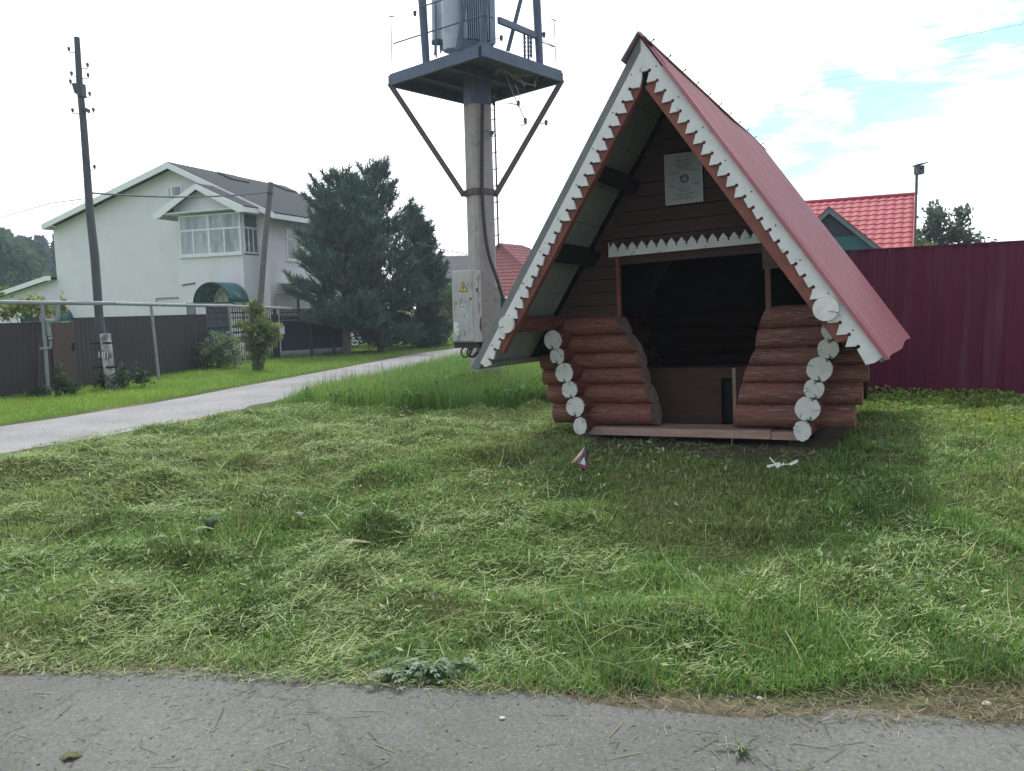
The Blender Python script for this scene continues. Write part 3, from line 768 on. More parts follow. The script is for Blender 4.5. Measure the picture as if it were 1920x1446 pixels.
# ------------------------------------------------------------------ transformer tower
TY = 13.0
M_CONC = mat('concrete', (0.36, 0.345, 0.335), (0.27, 0.26, 0.255), 0.85, scale=3, bump=0.4, bscale=40, c=(0.20, 0.19, 0.185), cscale=7, clo=0.6, chi=0.75)
M_STEEL = mat('flare_tinted_steel', (0.075, 0.108, 0.175), (0.055, 0.08, 0.13), 0.6, scale=4, c=(0.10, 0.06, 0.05), cscale=9, clo=0.62, chi=0.78)  # blue cast of lens flare painted into the steel's colour
M_BRACE = mat('rusty_brown_steel', (0.12, 0.085, 0.095), (0.08, 0.06, 0.07), 0.7, scale=7)
M_TANK = mat('pale_grey_paint', (0.43, 0.49, 0.57), (0.36, 0.41, 0.49), 0.5, scale=3)
M_FIN = mat('fin_grey_paint', (0.27, 0.34, 0.43), (0.21, 0.27, 0.35), 0.5, scale=3)
M_CABLE = mat('black_cable', (0.02, 0.021, 0.025), rough=0.6)
M_PORC = mat('brown_porcelain', (0.13, 0.08, 0.055), (0.09, 0.055, 0.04), 0.3)
tb = gp(908, 701); tb = at(908, 701, TY); tb[2] = gz(tb[0], tb[1])
tower = thing('transformer_tower', 'concrete pole carrying a steel platform with a grey transformer high above the grass', 'transformer', base=tb)
def P(px, py, Y=TY): return at(px, py, Y)
def k2(px0, py0, px1, py1, Y=TY): return np.linalg.norm(P(px0, py0, Y) - P(px1, py1, Y))
# pole: a chamfered square shaft in two lengths
def shaft(mb, pts, half, mi=0, yaw=0.5):
    ch = 0.28; vs = []
    base8 = [(1, -1 + ch), (1, 1 - ch), (1 - ch, 1), (-1 + ch, 1), (-1, 1 - ch), (-1, -1 + ch), (-1 + ch, -1), (1 - ch, -1)]
    c, s_ = math.cos(yaw), math.sin(yaw)
    for p, h in zip(pts, half):
        for a, b in base8: vs.append((p[0] + h * (a * c - b * s_), p[1] + h * (a * s_ + b * c), p[2]))
    n = 8; k = len(pts)
    fs = [(i * n + j, i * n + (j + 1) % n, (i + 1) * n + (j + 1) % n, (i + 1) * n + j) for i in range(k - 1) for j in range(n)]
    fs += [tuple(range(n - 1, -1, -1)), tuple((k - 1) * n + j for j in range(n))]
    mb.add(vs, fs, mi)
top = P(894, 130); bot = tb - np.array([0, 0, 0.3])
m = MB(); shaft(m, [P(906, 556), P(895, 200)], [0.19, 0.183], 0); shaft(m, [P(895, 199.5), P(893, 120)], [0.184, 0.182], 1)
m.build('pole_shaft', [M_CONC, M_STEEL], tower, tb)
m = MB(); shaft(m, [bot, P(914, 540)], [0.215, 0.205], 0, 0.5); m.build('pole_footing', M_CONC, tower, tb)
# dripping dark paint at the top of the pole
m = MB(); q = random.Random(2)
for i in range(16):
    a = 2 * math.pi * i / 16; c = P(895, 199); th = a - .5; r = min(.228, .186 / max(abs(math.cos(th)), abs(math.sin(th)))) + .004
    m.add([(c[0] + r * math.cos(a - .2), c[1] + r * math.sin(a - .2), c[2] + .05), (c[0] + r * math.cos(a + .2), c[1] + r * math.sin(a + .2), c[2] + .05), (c[0] + r * math.cos(a + .1), c[1] + r * math.sin(a + .1), c[2] - q.uniform(.03, .13)), (c[0] + r * math.cos(a - .1), c[1] + r * math.sin(a - .1), c[2] - q.uniform(.03, .13))], [(3, 2, 1, 0)])
# platform, square turned cornerwise
zc = P(892, 142)[2]; half = 1.40; cen = np.array([P(892, 142)[0], TY, zc])
Lc = cen + np.array([-half, 0, 0]); Rc = cen + np.array([half, 0.0, -0.0]); Nc = cen + np.array([0.16, -half, 0]); Fc = cen + np.array([-0.05, half, 0])
quad = [Lc, Nc, Rc, Fc]
m = MB(); m.prism([p + np.array([0, 0, 0.02]) for p in quad], (0, 0, 0.03)); m.build('platform_deck', M_STEEL, tower, tb)
m = MB()
for i in range(4):
    a, b = quad[i], quad[(i + 1) % 4]; d = nv(b - a)
    m.beam(a + d * 0.002 - np.array([0, 0, 0.06]), b - d * 0.062 - np.array([0, 0, 0.06]), 0.06, 0.155)
for t in (0.3, 0.62):
    m.beam(Lc + (Nc - Lc) * t + (0, 0, -.06), Fc + (Rc - Fc) * t + (0, 0, -.06), 0.06, 0.11)
m.build('platform_beams', M_STEEL, tower, tb)
ring = P(899, 362)
for px, py, ex in ((739, 156, 868), (1044, 156, 930)):
    c = Lc if px < 800 else Rc
    m = MB(); a = c + np.array([0, 0, -0.1]); b = P(ex, 364, TY - 0.02)
    m.beam(a, b, 0.085, 0.085); m.build('brace', M_BRACE, tower, tb)
m = MB(); shaft(m, [ring + (0, 0, -.05), ring + (0, 0, .05)], [0.207, 0.207], 0); m.beam(P(864, 364), P(934, 364), 0.07, 0.08)
m.build('ring_clamp', M_BRACE, tower, tb)
# masts standing on the platform, and the beam and struts between them
def onedge(a, b, px):
    lo, hi = 0.0, 1.0
    for _ in range(40):
        t = (lo + hi) / 2; p = a + (b - a) * t - CPOS
        x = CX + FPX * (p @ CR) / (p @ _f)
        if (x < px) == (a[0] < b[0]): lo = t
        else: hi = t
    return a + (b - a) * lo
mlb = onedge(Lc, Nc, 798) + np.array([0.0, .12, .05]); mrb = onedge(Nc, Rc, 1013) + np.array([0, .12, .05]); mnb = Nc + np.array([0, .12, .05])
tops = {}
for nm, b, px in (('l', mlb, 789), ('r', mrb, 1004), ('n', mnb, 911)):
    t_ = P(px, -40, b[1]); tops[nm] = t_
    m = MB(); m.tube([b, b + (t_ - b) * 0.35, t_], [0.058, 0.062, 0.066] if nm != 'n' else [0.05, 0.055, 0.055], 10); m.build('mast', M_STEEL, tower, tb, smooth=True)
m = MB(); m.beam(P(935, 38, mnb[1] + .05), P(1008, 68, mrb[1]), 0.05, 0.09)
m.beam(P(979, -10, mrb[1] - .4), P(952, 96, mrb[1] - .4), 0.035, 0.06)
m.beam(P(876, -10, mnb[1] + .1), P(857, 95, mnb[1] + .15), 0.03, 0.05)
m.build('strut', M_STEEL, tower, tb)
m = MB(); m.tube([P(738, 82, Lc[1]), P(806, 60, mlb[1] - .02), P(908, 28, mnb[1] - .07), P(925, 34, mnb[1] - .02)], 0.011, 6); m.tube([P(786, 15, mlb[1]), P(862, -12, mnb[1])], 0.011, 6)
m.tube([P(817, 5, mlb[1] + .1), P(818, 108, mlb[1] + .1)], 0.013, 6)
m.tube([P(1038, 88, Rc[1]), P(1010, 76, mrb[1]), P(938, 42, mnb[1] + .2)], 0.009, 6)
m.build('railing', M_STEEL, tower, tb)
for sg, px0, py0, px1, py1 in ((-1, 735, 128, 733, 31), (1, 1043, 133, 1039, 39)):
    c = Lc if sg < 0 else Rc; m = MB(); m.tube([P(px0, py0, c[1]), P(px1, py1, c[1])], 0.007, 6)
    m.tube([P(px1 - 6 * sg, py1 - 4 * sg if sg > 0 else py1, c[1]), P(px1 + 4 * sg, py1, c[1])], 0.008, 6)
    if sg > 0: m.tube([P(1041, 88, c[1]), P(1016, 74, c[1] - .3)], 0.006, 5); m.tube([P(1039, 40, c[1]), P(1016, 47, c[1] - .3)], 0.005, 5)
    m.build('antenna_rod', M_STEEL, tower, tb)
# transformer on the deck
def boxpx(mb, px0, px1, py0, py1, Y, depth, yaw, mi=0):
    a = P(px0, py1, Y); b = P(px1, py1, Y); h = P(px0, py0, Y)[2] - a[2]; d = b - a; d[2] = 0; w = np.linalg.norm(d); d = d / w
    e = np.array([-d[1], d[0], 0]); c, s_ = math.cos(yaw), math.sin(yaw); d2 = d * c + e * s_; e2 = e * c - d * s_
    mb.prism([a, a + d2 * w, a + d2 * w + e2 * depth, a + e2 * depth], (0, 0, h), mi); return a, d2, e2, w, h
m = MB(); a, d2, e2, w_, h_ = boxpx(m, 872, 921, -40, 82, TY - 0.75, 0.55, 0.28)
m.build('transformer_tank', M_FIN, tower, tb)
m = MB()
for i in range(12):
    p = a + d2 * (w_ * (i + 0.5) / 12) - e2 * 0.05 + np.array([0, 0, 0.05]); m.beam(p, p + np.array([0, 0, h_ - 0.05]), 0.012, 0.10, tuple(e2))
for i in range(10):
    p = a + d2 * (w_ + 0.05) + e2 * (0.05 + 0.05 * i) + np.array([0, 0, 0.05]); m.beam(p, p + np.array([0, 0, h_ - 0.05]), 0.012, 0.10, tuple(d2))
m.build('cooling_fins', M_FIN, tower, tb)
m = MB(); m.prism([P(866, 94, TY - .8), P(866, 74, TY - .8), P(880, 70, TY - .8), P(905, 80, TY - .8), P(910, 92, TY - .8)], (0.05, 0.4, 0)); m.build('transformer_foot', M_STEEL, tower, tb)
m = MB(); m.tube([P(851, 96, TY - 0.55), P(848, -40, TY - 0.55)], 0.165, 20); m.build('oil_tank', M_TANK, tower, tb, smooth=True)
m = MB(); m.tube([P(820, 78, TY - 0.2), P(818, -40, TY - 0.2)], 0.085, 16); m.build('slim_tank', M_TANK, tower, tb, smooth=True)
m = MB(); m.tube([P(820.5, 82, TY - .2), P(820, 77, TY - .2)], 0.098, 16); m.tube([P(815, 104, TY - .2), P(816, 80, TY - .2)], 0.012, 6); m.tube([P(826, 100, TY - .2), P(826, 80, TY - .2)], 0.012, 6)
m.build('slim_tank_base', M_STEEL, tower, tb)
m = MB(); m.prism([P(824, 92, TY - .1), P(832, 92, TY - .1), P(830, 14, TY - .1), P(822, 14, TY - .1)], (0, .12, 0)); m.build('valve_box', M_FIN, tower, tb); m = MB(); m.prism([P(829, 32, TY - .6), P(837, 30, TY - .6), P(838, 20, TY - .6), P(831, 18, TY - .6)], (0, .06, 0))
m.build('tank_valve', M_FIN, tower, tb)
for pxs in ((984, 62, 110), (991, 58, 112), (996, 62, 108)):
    m = MB(); m.tube([P(pxs[0], pxs[2], mrb[1] - .2), P(pxs[0] - 1, pxs[1], mrb[1] - .2)], 0.018, 8)
    for k in range(5): m.ball(P(pxs[0], 72 + k * 8, mrb[1] - .2), 0.026, 8, 5, sc=(1, 1, .5))
    m.build('bushing', M_STEEL, tower, tb, smooth=True)
# insulators and drop wires by the right brace
for px, py in ((1002, 159), (1020, 66), (972, 195), (985, 227), (1024, 231), (778, 26), (940, 72)):
    m = MB(); c = P(px, py, TY - .3); m.tube([c + (0, 0, -.035), c + (0, 0, .035)], [0.022, 0.03], 10); m.ball(c + (0, 0, .03), .024, 8, 5); m.tube([c, c + np.array([-.09, .02, 0])], .006, 5)
    m.build('insulator', M_PORC, tower, tb, smooth=True)
m = MB(); Y = TY - .3
def curve(pts, r, mb=m, Yv=None):
    Yv = Y if Yv is None else Yv
    pts = [P(a, b, Yv) for a, b in pts]; out = []
    for i in range(len(pts) - 1):
        p0, p1, p2, p3 = pts[max(i - 1, 0)], pts[i], pts[i + 1], pts[min(i + 2, len(pts) - 1)]
        for t in np.linspace(0, 1, 6)[:-1]:
            out.append(0.5 * ((2 * p1) + (p2 - p0) * t + (2 * p0 - 5 * p1 + 4 * p2 - p3) * t * t + (3 * p1 - p0 - 3 * p2 + p3) * t ** 3))
    out.append(pts[-1]); mb.tube(out, r, 6)
curve([(930, 140), (932, 132), (943, 130), (957, 139), (975, 148), (984, 162)], 0.016)
curve([(957, 139), (968, 150), (1000, 160)], 0.012); curve([(932, 134), (985, 142), (1026, 132)], 0.008); curve([(1026, 132), (1010, 142), (1003, 156)], 0.006)
curve([(946, 134), (958, 165), (971, 195), (985, 226), (987, 232), (977, 236)], 0.008); curve([(966, 158), (973, 178), (971, 195), (958, 194), (945, 193)], 0.008)
curve([(985, 229), (1022, 231)], 0.003); curve([(985, 232), (960, 238), (935, 240)], 0.002)
m.build('drop_wire', mat('grey_wire', (0.30, 0.32, 0.35), rough=0.5), tower, tb)
# conduit down the pole and ladder
m = MB(); Yc = TY - 0.24; curve([(905, 195), (904, 260), (904, 360), (909, 430), (917, 480), (931, 520), (945, 566)], 0.028, m, Yc); m.build('conduit', M_CABLE, tower, tb)
m = MB(); Yl = TY + 0.02
for a, b in (((926, 175), (935, 470)), ((938, 175), (941, 470))):
    m.tube([P(*a, Yl + (0.1 if a[0] > 930 else 0)), P(*b, Yl + (.1 if a[0] > 930 else 0))], 0.014 if a[0] < 930 else 0.004, 6)
for k in range(9):
    t = 192 + k * 31; x0 = 918 + (t - 192) * 0.035; m.tube([P(x0, t + 3, Yl), P(x0 + 11, t, Yl)], 0.008, 5)
m.build('ladder', M_BRACE, tower, tb)
m = MB(); curve([(926, 245), (922, 255), (916, 247), (908, 246)], 0.007, m, Yc); m.box(*[v for p in zip(P(923, 249, Yc) - .025, P(923, 249, Yc) + .025) for v in p]); m.build('ladder_bracket', M_CABLE, tower, tb); m = MB(); curve([(928, 196), (926, 206), (920, 205)], 0.006, m, Yc); m.box(*[v for p in zip(P(926, 194, Yc) - .025, P(926, 194, Yc) + .025) for v in p])
m.build('ladder_bracket', M_CABLE, tower, tb)
m = MB(); p = P(939, 600, TY - .1); m.beam(P(926, 556, TY), P(948, 572, TY - .1), .07, .2); m.build('cabinet_bracket', M_BRACE, tower, tb)

# switch cabinet hung on the pole
CYY = 12.35
cb = P(850, 642, CYY); CF = yawframe(cb, 33)
# front face spans 850..888 px, side face 888..907 px
fw = CF.onw(888, 640, 0)[0]; hh = CF.onw(850, 508, 0)[2]; dd_ = 0.24
cab = thing('switch_cabinet', 'weathered grey steel switch cabinet with a yellow hazard triangle hung on the tower pole', 'electrical cabinet', M=CF.M)
M_CAB = mat('weathered_grey_paint', (0.44, 0.46, 0.455), (0.34, 0.35, 0.345), 0.65, scale=5, stretch=(2, 2, .6), c=(0.20, 0.19, 0.18), cscale=7, clo=0.56, chi=0.68, bump=0.1)
MB().box(0, fw, 0.02, dd_, 0, hh).build('cabinet_body', M_CAB, cab, bevel=0.008)
MB().box(0.006, fw - 0.004, -0.004, 0.018, 0.02, hh - 0.006).build('cabinet_door', M_CAB, cab, bevel=0.006)
m = MB(); m.box(-0.01, fw + 0.01, 0.0, dd_ + .02, -0.012, -0.001); m.box(0.0, fw * 0.95, 0.02, dd_, -0.09, -0.014); m.build('cabinet_plinth', mat('black_steel', (0.018, 0.02, 0.024), rough=0.6), cab)
m = MB()
for x, d in ((0.16, .06), (0.24, .11), (0.27, .13)):
    m.tube([(x, d, -0.08), (x - .05, d, -0.13), (x - .055, d, -0.19), (x - .01, d, -0.235), (x + .04, d, -0.24), (x + .10, d + .06, -.16), (x + .13, d + .1, .0)], 0.014, 8)
m.build('cable_loop', M_CABLE, cab, smooth=True)
def tri(s, cx, cz): return [(cx - s * .5, cz - s * .29), (cx + s * .5, cz - s * .29), (cx, cz + s * .62)]
cx, cz = CF.onw(869, 541, 0)[0], CF.onw(869, 541, 0)[2]
m = MB(); m.prism([(a, -0.008, b) for a, b in tri(0.165, cx, cz)], (0, .003, 0)); m.prism([(a, -0.0095, b) for a, b in tri(0.135, cx, cz)], (0, .002, 0), 1)
m.prism([(cx + a, -0.0115, cz + b) for a, b in ((.006, .052), (-.018, .005), (-.002, .005), (-.009, -.040), (.018, .016), (.003, .016), (.015, .052))], (0, .0018, 0))
m.build('hazard_triangle', [M_CRACK, mat('hazard_yellow', (0.62, 0.44, 0.06), (0.55, 0.40, 0.07), 0.5)], cab)
M_LAB = mat('white_sticker', (0.72, 0.74, 0.76), (0.62, 0.64, 0.66), 0.6, scale=20)
a, b = CF.onw(863, 572, 0), CF.onw(876, 580, 0)
lb = MB().box(a[0], b[0], -0.007, -0.0045, b[2], a[2]).build('door_label', M_LAB, cab)
def text(body, size, M, parent, name, mt, ext=0.0006):
    c = bpy.data.curves.new(name, 'FONT'); c.body = body; c.size = size; c.extrude = ext; c.align_x = 'CENTER'; c.align_y = 'CENTER'
    t = bpy.data.objects.new('lettering_source', c); COL.objects.link(t); bpy.context.view_layer.update()
    me = bpy.data.meshes.new_from_object(t.evaluated_get(bpy.context.evaluated_depsgraph_get())); bpy.data.objects.remove(t); bpy.data.curves.remove(c)
    me.materials.clear(); me.materials.append(mt); me.name = name
    o = bpy.data.objects.new(name, me); COL.objects.link(o); o.parent = parent; o.matrix_local = M; return o
text('N02', 0.075, Matrix.Translation(((a[0] + b[0]) / 2, -0.0082, (a[2] + b[2]) / 2)) @ Matrix.Rotation(R(90), 4, 'X'), lb, 'label_lettering', M_CRACK)
a, b = CF.onw(851, 604, 0), CF.onw(861, 629, 0)
m = MB(); m.prism([(a[0] + .008, -.0075, a[2]), (b[0] - .01, -.0075, a[2] - .01), (b[0], -.0075, b[2] + .02), (b[0] - .03, -.0075, b[2]), (a[0] + .01, -.0075, b[2] + .04)], (0, .003, 0)); q = random.Random(4)
for k in range(9): x = q.uniform(a[0] + .03, b[0] - .02); z = q.uniform(b[2] + .03, a[2] - .05); m.box(x, x + q.uniform(.006, .02), -.0088, -.0070, z, z + .01, 1)
m.build('torn_notice', [M_LAB, M_CRACK], cab)
m = MB(); c = CF.onw(883, 560, 0); m.ball((c[0], -.01, c[2]), .016, 8, 6); m.build('door_lock', M_CRACK, cab)
M_RUST = mat('rust_patch', (0.05, 0.045, 0.045), (0.09, 0.07, 0.06), 0.9)
m = MB(); m.prism([(fw + .0035, .10, hh - .28), (fw + .0035, .14, hh - .27), (fw + .0035, .15, hh - .33), (fw + .0035, .11, hh - .34)], (-.002, 0, 0)); m.build('rust_stain', M_RUST, cab); m = MB(); m.prism([(fw + .0035, .19, hh - .75), (fw + .0035, .22, hh - .72), (fw + .0035, .23, hh - 1.0), (fw + .0035, .17, hh - .9)], (-.002, 0, 0))
m.build('rust_stain', M_RUST, cab)

# ------------------------------------------------------------------ fence of red brown sheet behind the well house
def sheet_fence(name, label, A, B, h, mt, per=0.2, amp=0.02, rail=None, zfun=gz, topA=0.0, topB=0.0, cap=True, mtop=None):
    A = np.asarray(A, float); B = np.asarray(B, float); Lg = np.hypot(*(B - A)[:2]); d = (B - A)[:2] / Lg; nrm = np.array([d[1], -d[0]])
    b0 = np.array([A[0], A[1], zfun(A[0], A[1])]); r = thing(name, label, 'fence', base=b0); s = 0; prof = []
    while s < Lg: prof += [(s, 0), (s + per * .55, 0), (s + per * .66, amp), (s + per * .88, amp), (s + per * .99, 0)]; s += per
    vs = []; 
    for s, o in prof:
        s = min(s, Lg); x, y = A[:2] + d * s + nrm * o; zt = b0[2] + h + topA + (topB - topA) * s / Lg
        vs += [(x, y, zfun(x, y) - .06), (x, y, zt)]
    fs = [(2 * i, 2 * i + 2, 2 * i + 3, 2 * i + 1) for i in range(len(prof) - 1)]
    o = MB().add(vs, fs).build('sheet_panel', mt, r, b0); so2 = o.modifiers.new('thickness', 'SOLIDIFY'); so2.thickness = 0.004
    if cap:
        m = MB(); p0 = np.r_[A[:2], b0[2] + h + topA + .008]; p1 = np.r_[B[:2], b0[2] + h + topB + .008]; m.beam(p0, p1, 0.05, 0.016); m.build('top_cap', mtop or mt, r, b0)
    return r
M_FR = mat('maroon_sheet', (0.105, 0.008, 0.036), (0.080, 0.007, 0.029), 0.5, scale=1.6, stretch=(2.5, 2.5, .25), spec=0.25, c=(0.13, 0.04, 0.065), cscale=2.2, clo=.55, chi=.8)
fa = at(1560, 740, 11.05); fb_ = at(2350, 770, 0.0 + 7.45)
fA = np.array([4.55, 10.95]); fB = np.array([4.55 + 1.59 * 3.3, 10.95 - 1.2 * 3.3])
zA = at(1600, 471, 10.8)[2]; zB = at(1920, 453, 9.6)[2]
fA3 = at(1600, 471, 10.8); fB3 = at(1920, 453, 9.6); dirf = (fB3 - fA3)
A_ = fA3 - dirf * 0.9; B_ = fB3 + dirf * 0.9
h0 = A_[2] - gz(A_[0], A_[1])
sheet_fence('corrugated_fence', 'tall maroon corrugated sheet fence standing behind the well house', A_, B_, h0, M_FR, per=0.23, amp=0.022, topB=B_[2] - A_[2])

# ------------------------------------------------------------------ house with the red tiled roof beyond the fence
M_TILE = mat('red_tile_metal', (0.36, 0.055, 0.078), (0.30, 0.048, 0.068), 0.62, scale=3, spec=0.3)
M_TEAL = mat('teal_boarding', (0.02, 0.115, 0.13), (0.016, 0.09, 0.105), 0.7, scale=3, stretch=(1, 1, 12))
RF = yawframe(at(1716, 468, 18.0), 27.6)
rh = thing('tiled_house', 'house with a bright red metal tile roof and teal gable beyond the maroon fence', 'house', M=RF.M)
rt = RF.onw(1714, 366, 2.2); rl = RF.onw(1460, 382, 2.2); eb = RF.onw(1716, 472, 0.0)
uR = rt[0]; uL = rl[0] - 1.5; zr = rt[2]; 
M_WALLR = mat('plain_render_wall', (0.45, 0.42, 0.38), (0.38, 0.35, 0.32), 0.85)
MB().box(uL + .3, uR - .3, 0.35, 4.05, -3.2, -0.06).build('wall', M_WALLR, rh)
def tileroof(u0, u1, y0, z0, y1, z1, nrow, pw):
    vs = []; fs = []; nu = int((u1 - u0) / pw * 6); prev = None
    for r in range(nrow):
        for e in (0, 1):
            t = (r + e) / nrow; lift = 0.022 if e == 0 else 0.0
            base = len(vs)
            for j in range(nu + 1):
                u = u0 + (u1 - u0) * j / nu; k = 0.022 * abs(math.sin(math.pi * (u - u0) / pw))
                vs.append((u, y0 + (y1 - y0) * t, z0 + (z1 - z0) * t + k + lift))
            if prev is not None:
                fs += [(prev + j, prev + j + 1, base + j + 1, base + j) for j in range(nu)]
            prev = base
    return vs, fs
vs, fs = tileroof(uL, uR, -0.15, -0.1, 2.2, zr, 12, 0.2)
o = MB().add(vs, fs).build('roof', M_TILE, rh); 
vs, fs = tileroof(uL, uR, 4.5, -0.1, 2.2, zr, 8, 0.24)
MB().add(vs, [f[::-1] for f in fs]).build('roof', M_TILE, rh)
m = MB(); m.tube([(uL, 2.2, zr + .02), (uR + .02, 2.2, zr + .02)], 0.055, 8); m.build('roof_ridge', M_TILE, rh)
m = MB(); m.beam((uR + .02, -.15, -.09), (uR + .02, 2.2, zr + .03), .03, .1); m.prism([(uR - .3, .35, -3.2), (uR - .3, 4.05, -3.2), (uR - .3, 4.05, -.06), (uR - .3, 2.2, zr - .12), (uR - .3, .35, -.06)], (-.2, 0, 0)); m.build('roof_verge', M_TILE, rh)
# the porch gable
ap = RF.onw(1555, 391, -1.0); lo = RF.onw(1655, 472, -1.0); hw = lo[0] - ap[0]; zz = lo[2]
Mgb = mat('grey_verge_trim', (0.17, 0.20, 0.22), (0.13, 0.155, 0.17), 0.7)
m = MB(); m.prism([(ap[0] - hw, -.9, zz), (ap[0] + hw, -.9, zz), (ap[0], -.9, ap[2] - .06)], (0, .05, 0)); m.build('gable_wall', M_TEAL, rh)
m = MB(); m.prism([(ap[0] - hw * .62, -.93, ap[2] - (ap[2] - zz) * .60), (ap[0] + hw * .62, -.93, ap[2] - (ap[2] - zz) * .60), (ap[0], -.93, ap[2] - .08)], (0, .025, 0)); m.build('gable_panel', mat('dark_gable_board', (0.03, 0.032, 0.05), (0.02, 0.024, 0.04), 0.8), rh)
for sg in (-1, 1):
    e_ = (ap[0] + sg * hw * 1.04, zz - .03); m = MB()
    m.prism([(ap[0], -1.02, ap[2] + .03), (e_[0], -1.02, e_[1] + .03), (e_[0], -1.02, e_[1] - .09), (ap[0], -1.02, ap[2] - .11)], (0, .04, 0)); m.build('verge_board', Mgb, rh)
    m = MB(); m.prism([(ap[0], -1.05, ap[2] + .045), (e_[0], -1.05, e_[1] + .045), (e_[0], -1.05, e_[1] + .033), (ap[0], -1.05, ap[2] + .033)], (0, 2.8, 0)); m.build('porch_roof', M_TILE, rh)
m = MB(); m.box(ap[0] - hw, ap[0] + hw, -.9, .3, -3.2, zz - .005); m.build('porch_wall', M_TEAL, rh)

# birdhouse on its rod
bp = at(1717, 470, 16.0); bz = gz(bp[0], bp[1]); bb_ = np.array([bp[0], bp[1], bz])
bh = thing('birdhouse', 'small dark birdhouse on a thin rod above the end of the tiled roof', 'birdhouse', base=bb_)
M_BH = mat('bluish_grey_wood', (0.10, 0.12, 0.15), (0.08, 0.095, 0.12), 0.8)
m = MB(); m.tube([bb_ + (0, 0, -.1), at(1718, 366, 16.0)], .022, 8); m.tube([at(1718, 366, 16.0), at(1719, 322, 16.0)], .028, 8); m.build('rod', M_BH, bh, bb_)
m = MB(); c = at(1720, 326, 15.9); w_ = 13 / 1450 * 16; h_ = 15 / 1450 * 16; m.box(c[0], c[0] + w_, c[1], c[1] + .14, c[2], c[2] + h_); m.build('nest_box', M_BH, bh, bb_)
m = MB(); c2 = c + np.array([0, 0, h_]); m.prism([c2 + (-.02, -.05, .0), c2 + (w_ + .05, -.05, .04), c2 + (w_ + .05, -.05, .06), c2 + (-.02, -.05, .022)], (0, .24, 0)); m.build('lid', M_BH, bh, bb_)
m = MB(); m.tube([c + (w_ / 2, -.004, h_ * .6), c + (w_ / 2, .004, h_ * .6)], .02, 12); m.build('entrance_hole', M_CRACK, bh, bb_)
# ------------------------------------------------------------------ white house
ho = at(458, 660, 32.0); ho[2] = ZL
H = yawframe(ho, 22)
M_PLAS = mat('pale_plaster', (0.70, 0.695, 0.74), (0.66, 0.655, 0.70), 0.85, scale=1.2, bump=0.15, bscale=12, c=(0.60, 0.60, 0.61), cscale=1.1, clo=0.55, chi=0.8)
M_FASC = mat('white_fascia', (0.74, 0.77, 0.79), (0.68, 0.71, 0.73), 0.5)
M_SHIN = mat('grey_shingle', (0.048, 0.058, 0.064), (0.036, 0.044, 0.050), 0.9, spec=0.12, scale=14, bump=0.3, bscale=30)
M_PVC = mat('white_window_frame', (0.76, 0.79, 0.81), rough=0.4)
M_GLASS = mat('window_glass', (0.36, 0.40, 0.44), (0.13, 0.165, 0.20), 0.08, scale=1.5, stretch=(1, 1, .25), lo=.42, hi=.58, spec=0.9)
M_GLASSD = mat('dark_window_glass', (0.06, 0.085, 0.10), (0.10, 0.13, 0.155), 0.06, scale=1.3, spec=0.9)
house = thing('two_storey_house', 'two storey white plastered house with a glazed bay and grey shingle roof', 'house', M=H.M)
SB = 1.0
uBL = H.onw(336, 560, 0)[0]; uL = H.onw(110, 560, SB)[0]; uR = H.onw(507, 560, SB)[0]
pk = H.onw(313, 303, SB - .5); el_ = H.onw(78, 420, SB - .5); zE = el_[2]; zP = pk[2]
um = pk[0]; hwid = um - el_[0]; slope = (zP - zE) / hwid; uER = um + hwid
DEP = 9.0; eR = H.onw(512, 397, SB - .5); slopeR = (zP - eR[2]) / (eR[0] - um)
uLw = uL; uRw = uR
def zroof(u): return zP - (abs(u - um) * slope if u < um else (u - um) * slopeR)
m = MB(); m.prism([(uLw, SB, -.1), (uRw, SB, -.1), (uRw, SB, zroof(uRw) - .16), (um, SB, zP - .16), (uLw, SB, zroof(uLw) - .16)], (0, DEP - 2.6, 0)); m.box(uLw + .002, uRw - .002, SB + DEP - 2.6, SB + DEP, -.1, zE - .1); m.build('main_wall', M_PLAS, house)
for sg in (-1, 1):
    ue, ze = (el_[0], zE) if sg < 0 else (eR[0], eR[2])
    m = MB(); m.add([(um, SB - .48, zP), (ue, SB - .48, ze), (ue, SB + DEP + .5, ze), (um, SB + DEP - 2.4, zP), (um, SB - .48, zP - .06), (ue, SB - .48, ze - .05), (ue, SB + DEP + .5, ze - .05), (um, SB + DEP - 2.4, zP - .06)],
        [(0, 1, 2, 3), (7, 6, 5, 4), (0, 4, 5, 1), (1, 5, 6, 2), (2, 6, 7, 3)]); m.build('roof', M_SHIN, house)
    m = MB(); m.prism([(um, SB - .52, zP - .03), (ue + sg * .02, SB - .52, ze - .03), (ue + sg * .02, SB - .52, ze - .27), (um, SB - .52, zP - .29)], (0, .035, 0)); m.build('verge_board', M_FASC, house)
    m = MB(); m.box(min(ue - sg * .03, ue), max(ue - sg * .03, ue), SB - .48, SB + DEP + .4, ze - .26, ze - .06); m.build('eaves_board', M_FASC, house)
m = MB(); m.add([(um, SB + DEP - 2.4, zP), (el_[0], SB + DEP + .5, zE), (eR[0], SB + DEP + .5, eR[2])], [(0, 1, 2)]); m.build('roof', M_SHIN, house)
# skylights and vents on the roof slope
for k, (py0, py1, mt) in enumerate(((3.2, 4.4, M_SHIN), (7.0, 8.0, M_SHIN))):
    m = MB(); uu = um + .25; m.prism([(uu, py0, zroof(uu) + .02), (uu + .8, py0, zroof(uu + .8) + .02), (uu + .8, py0, zroof(uu + .8) + .07), (uu, py0, zroof(uu) + .07)], (0, py1 - py0, 0)); m.build('roof_vent', M_SHIN, house)
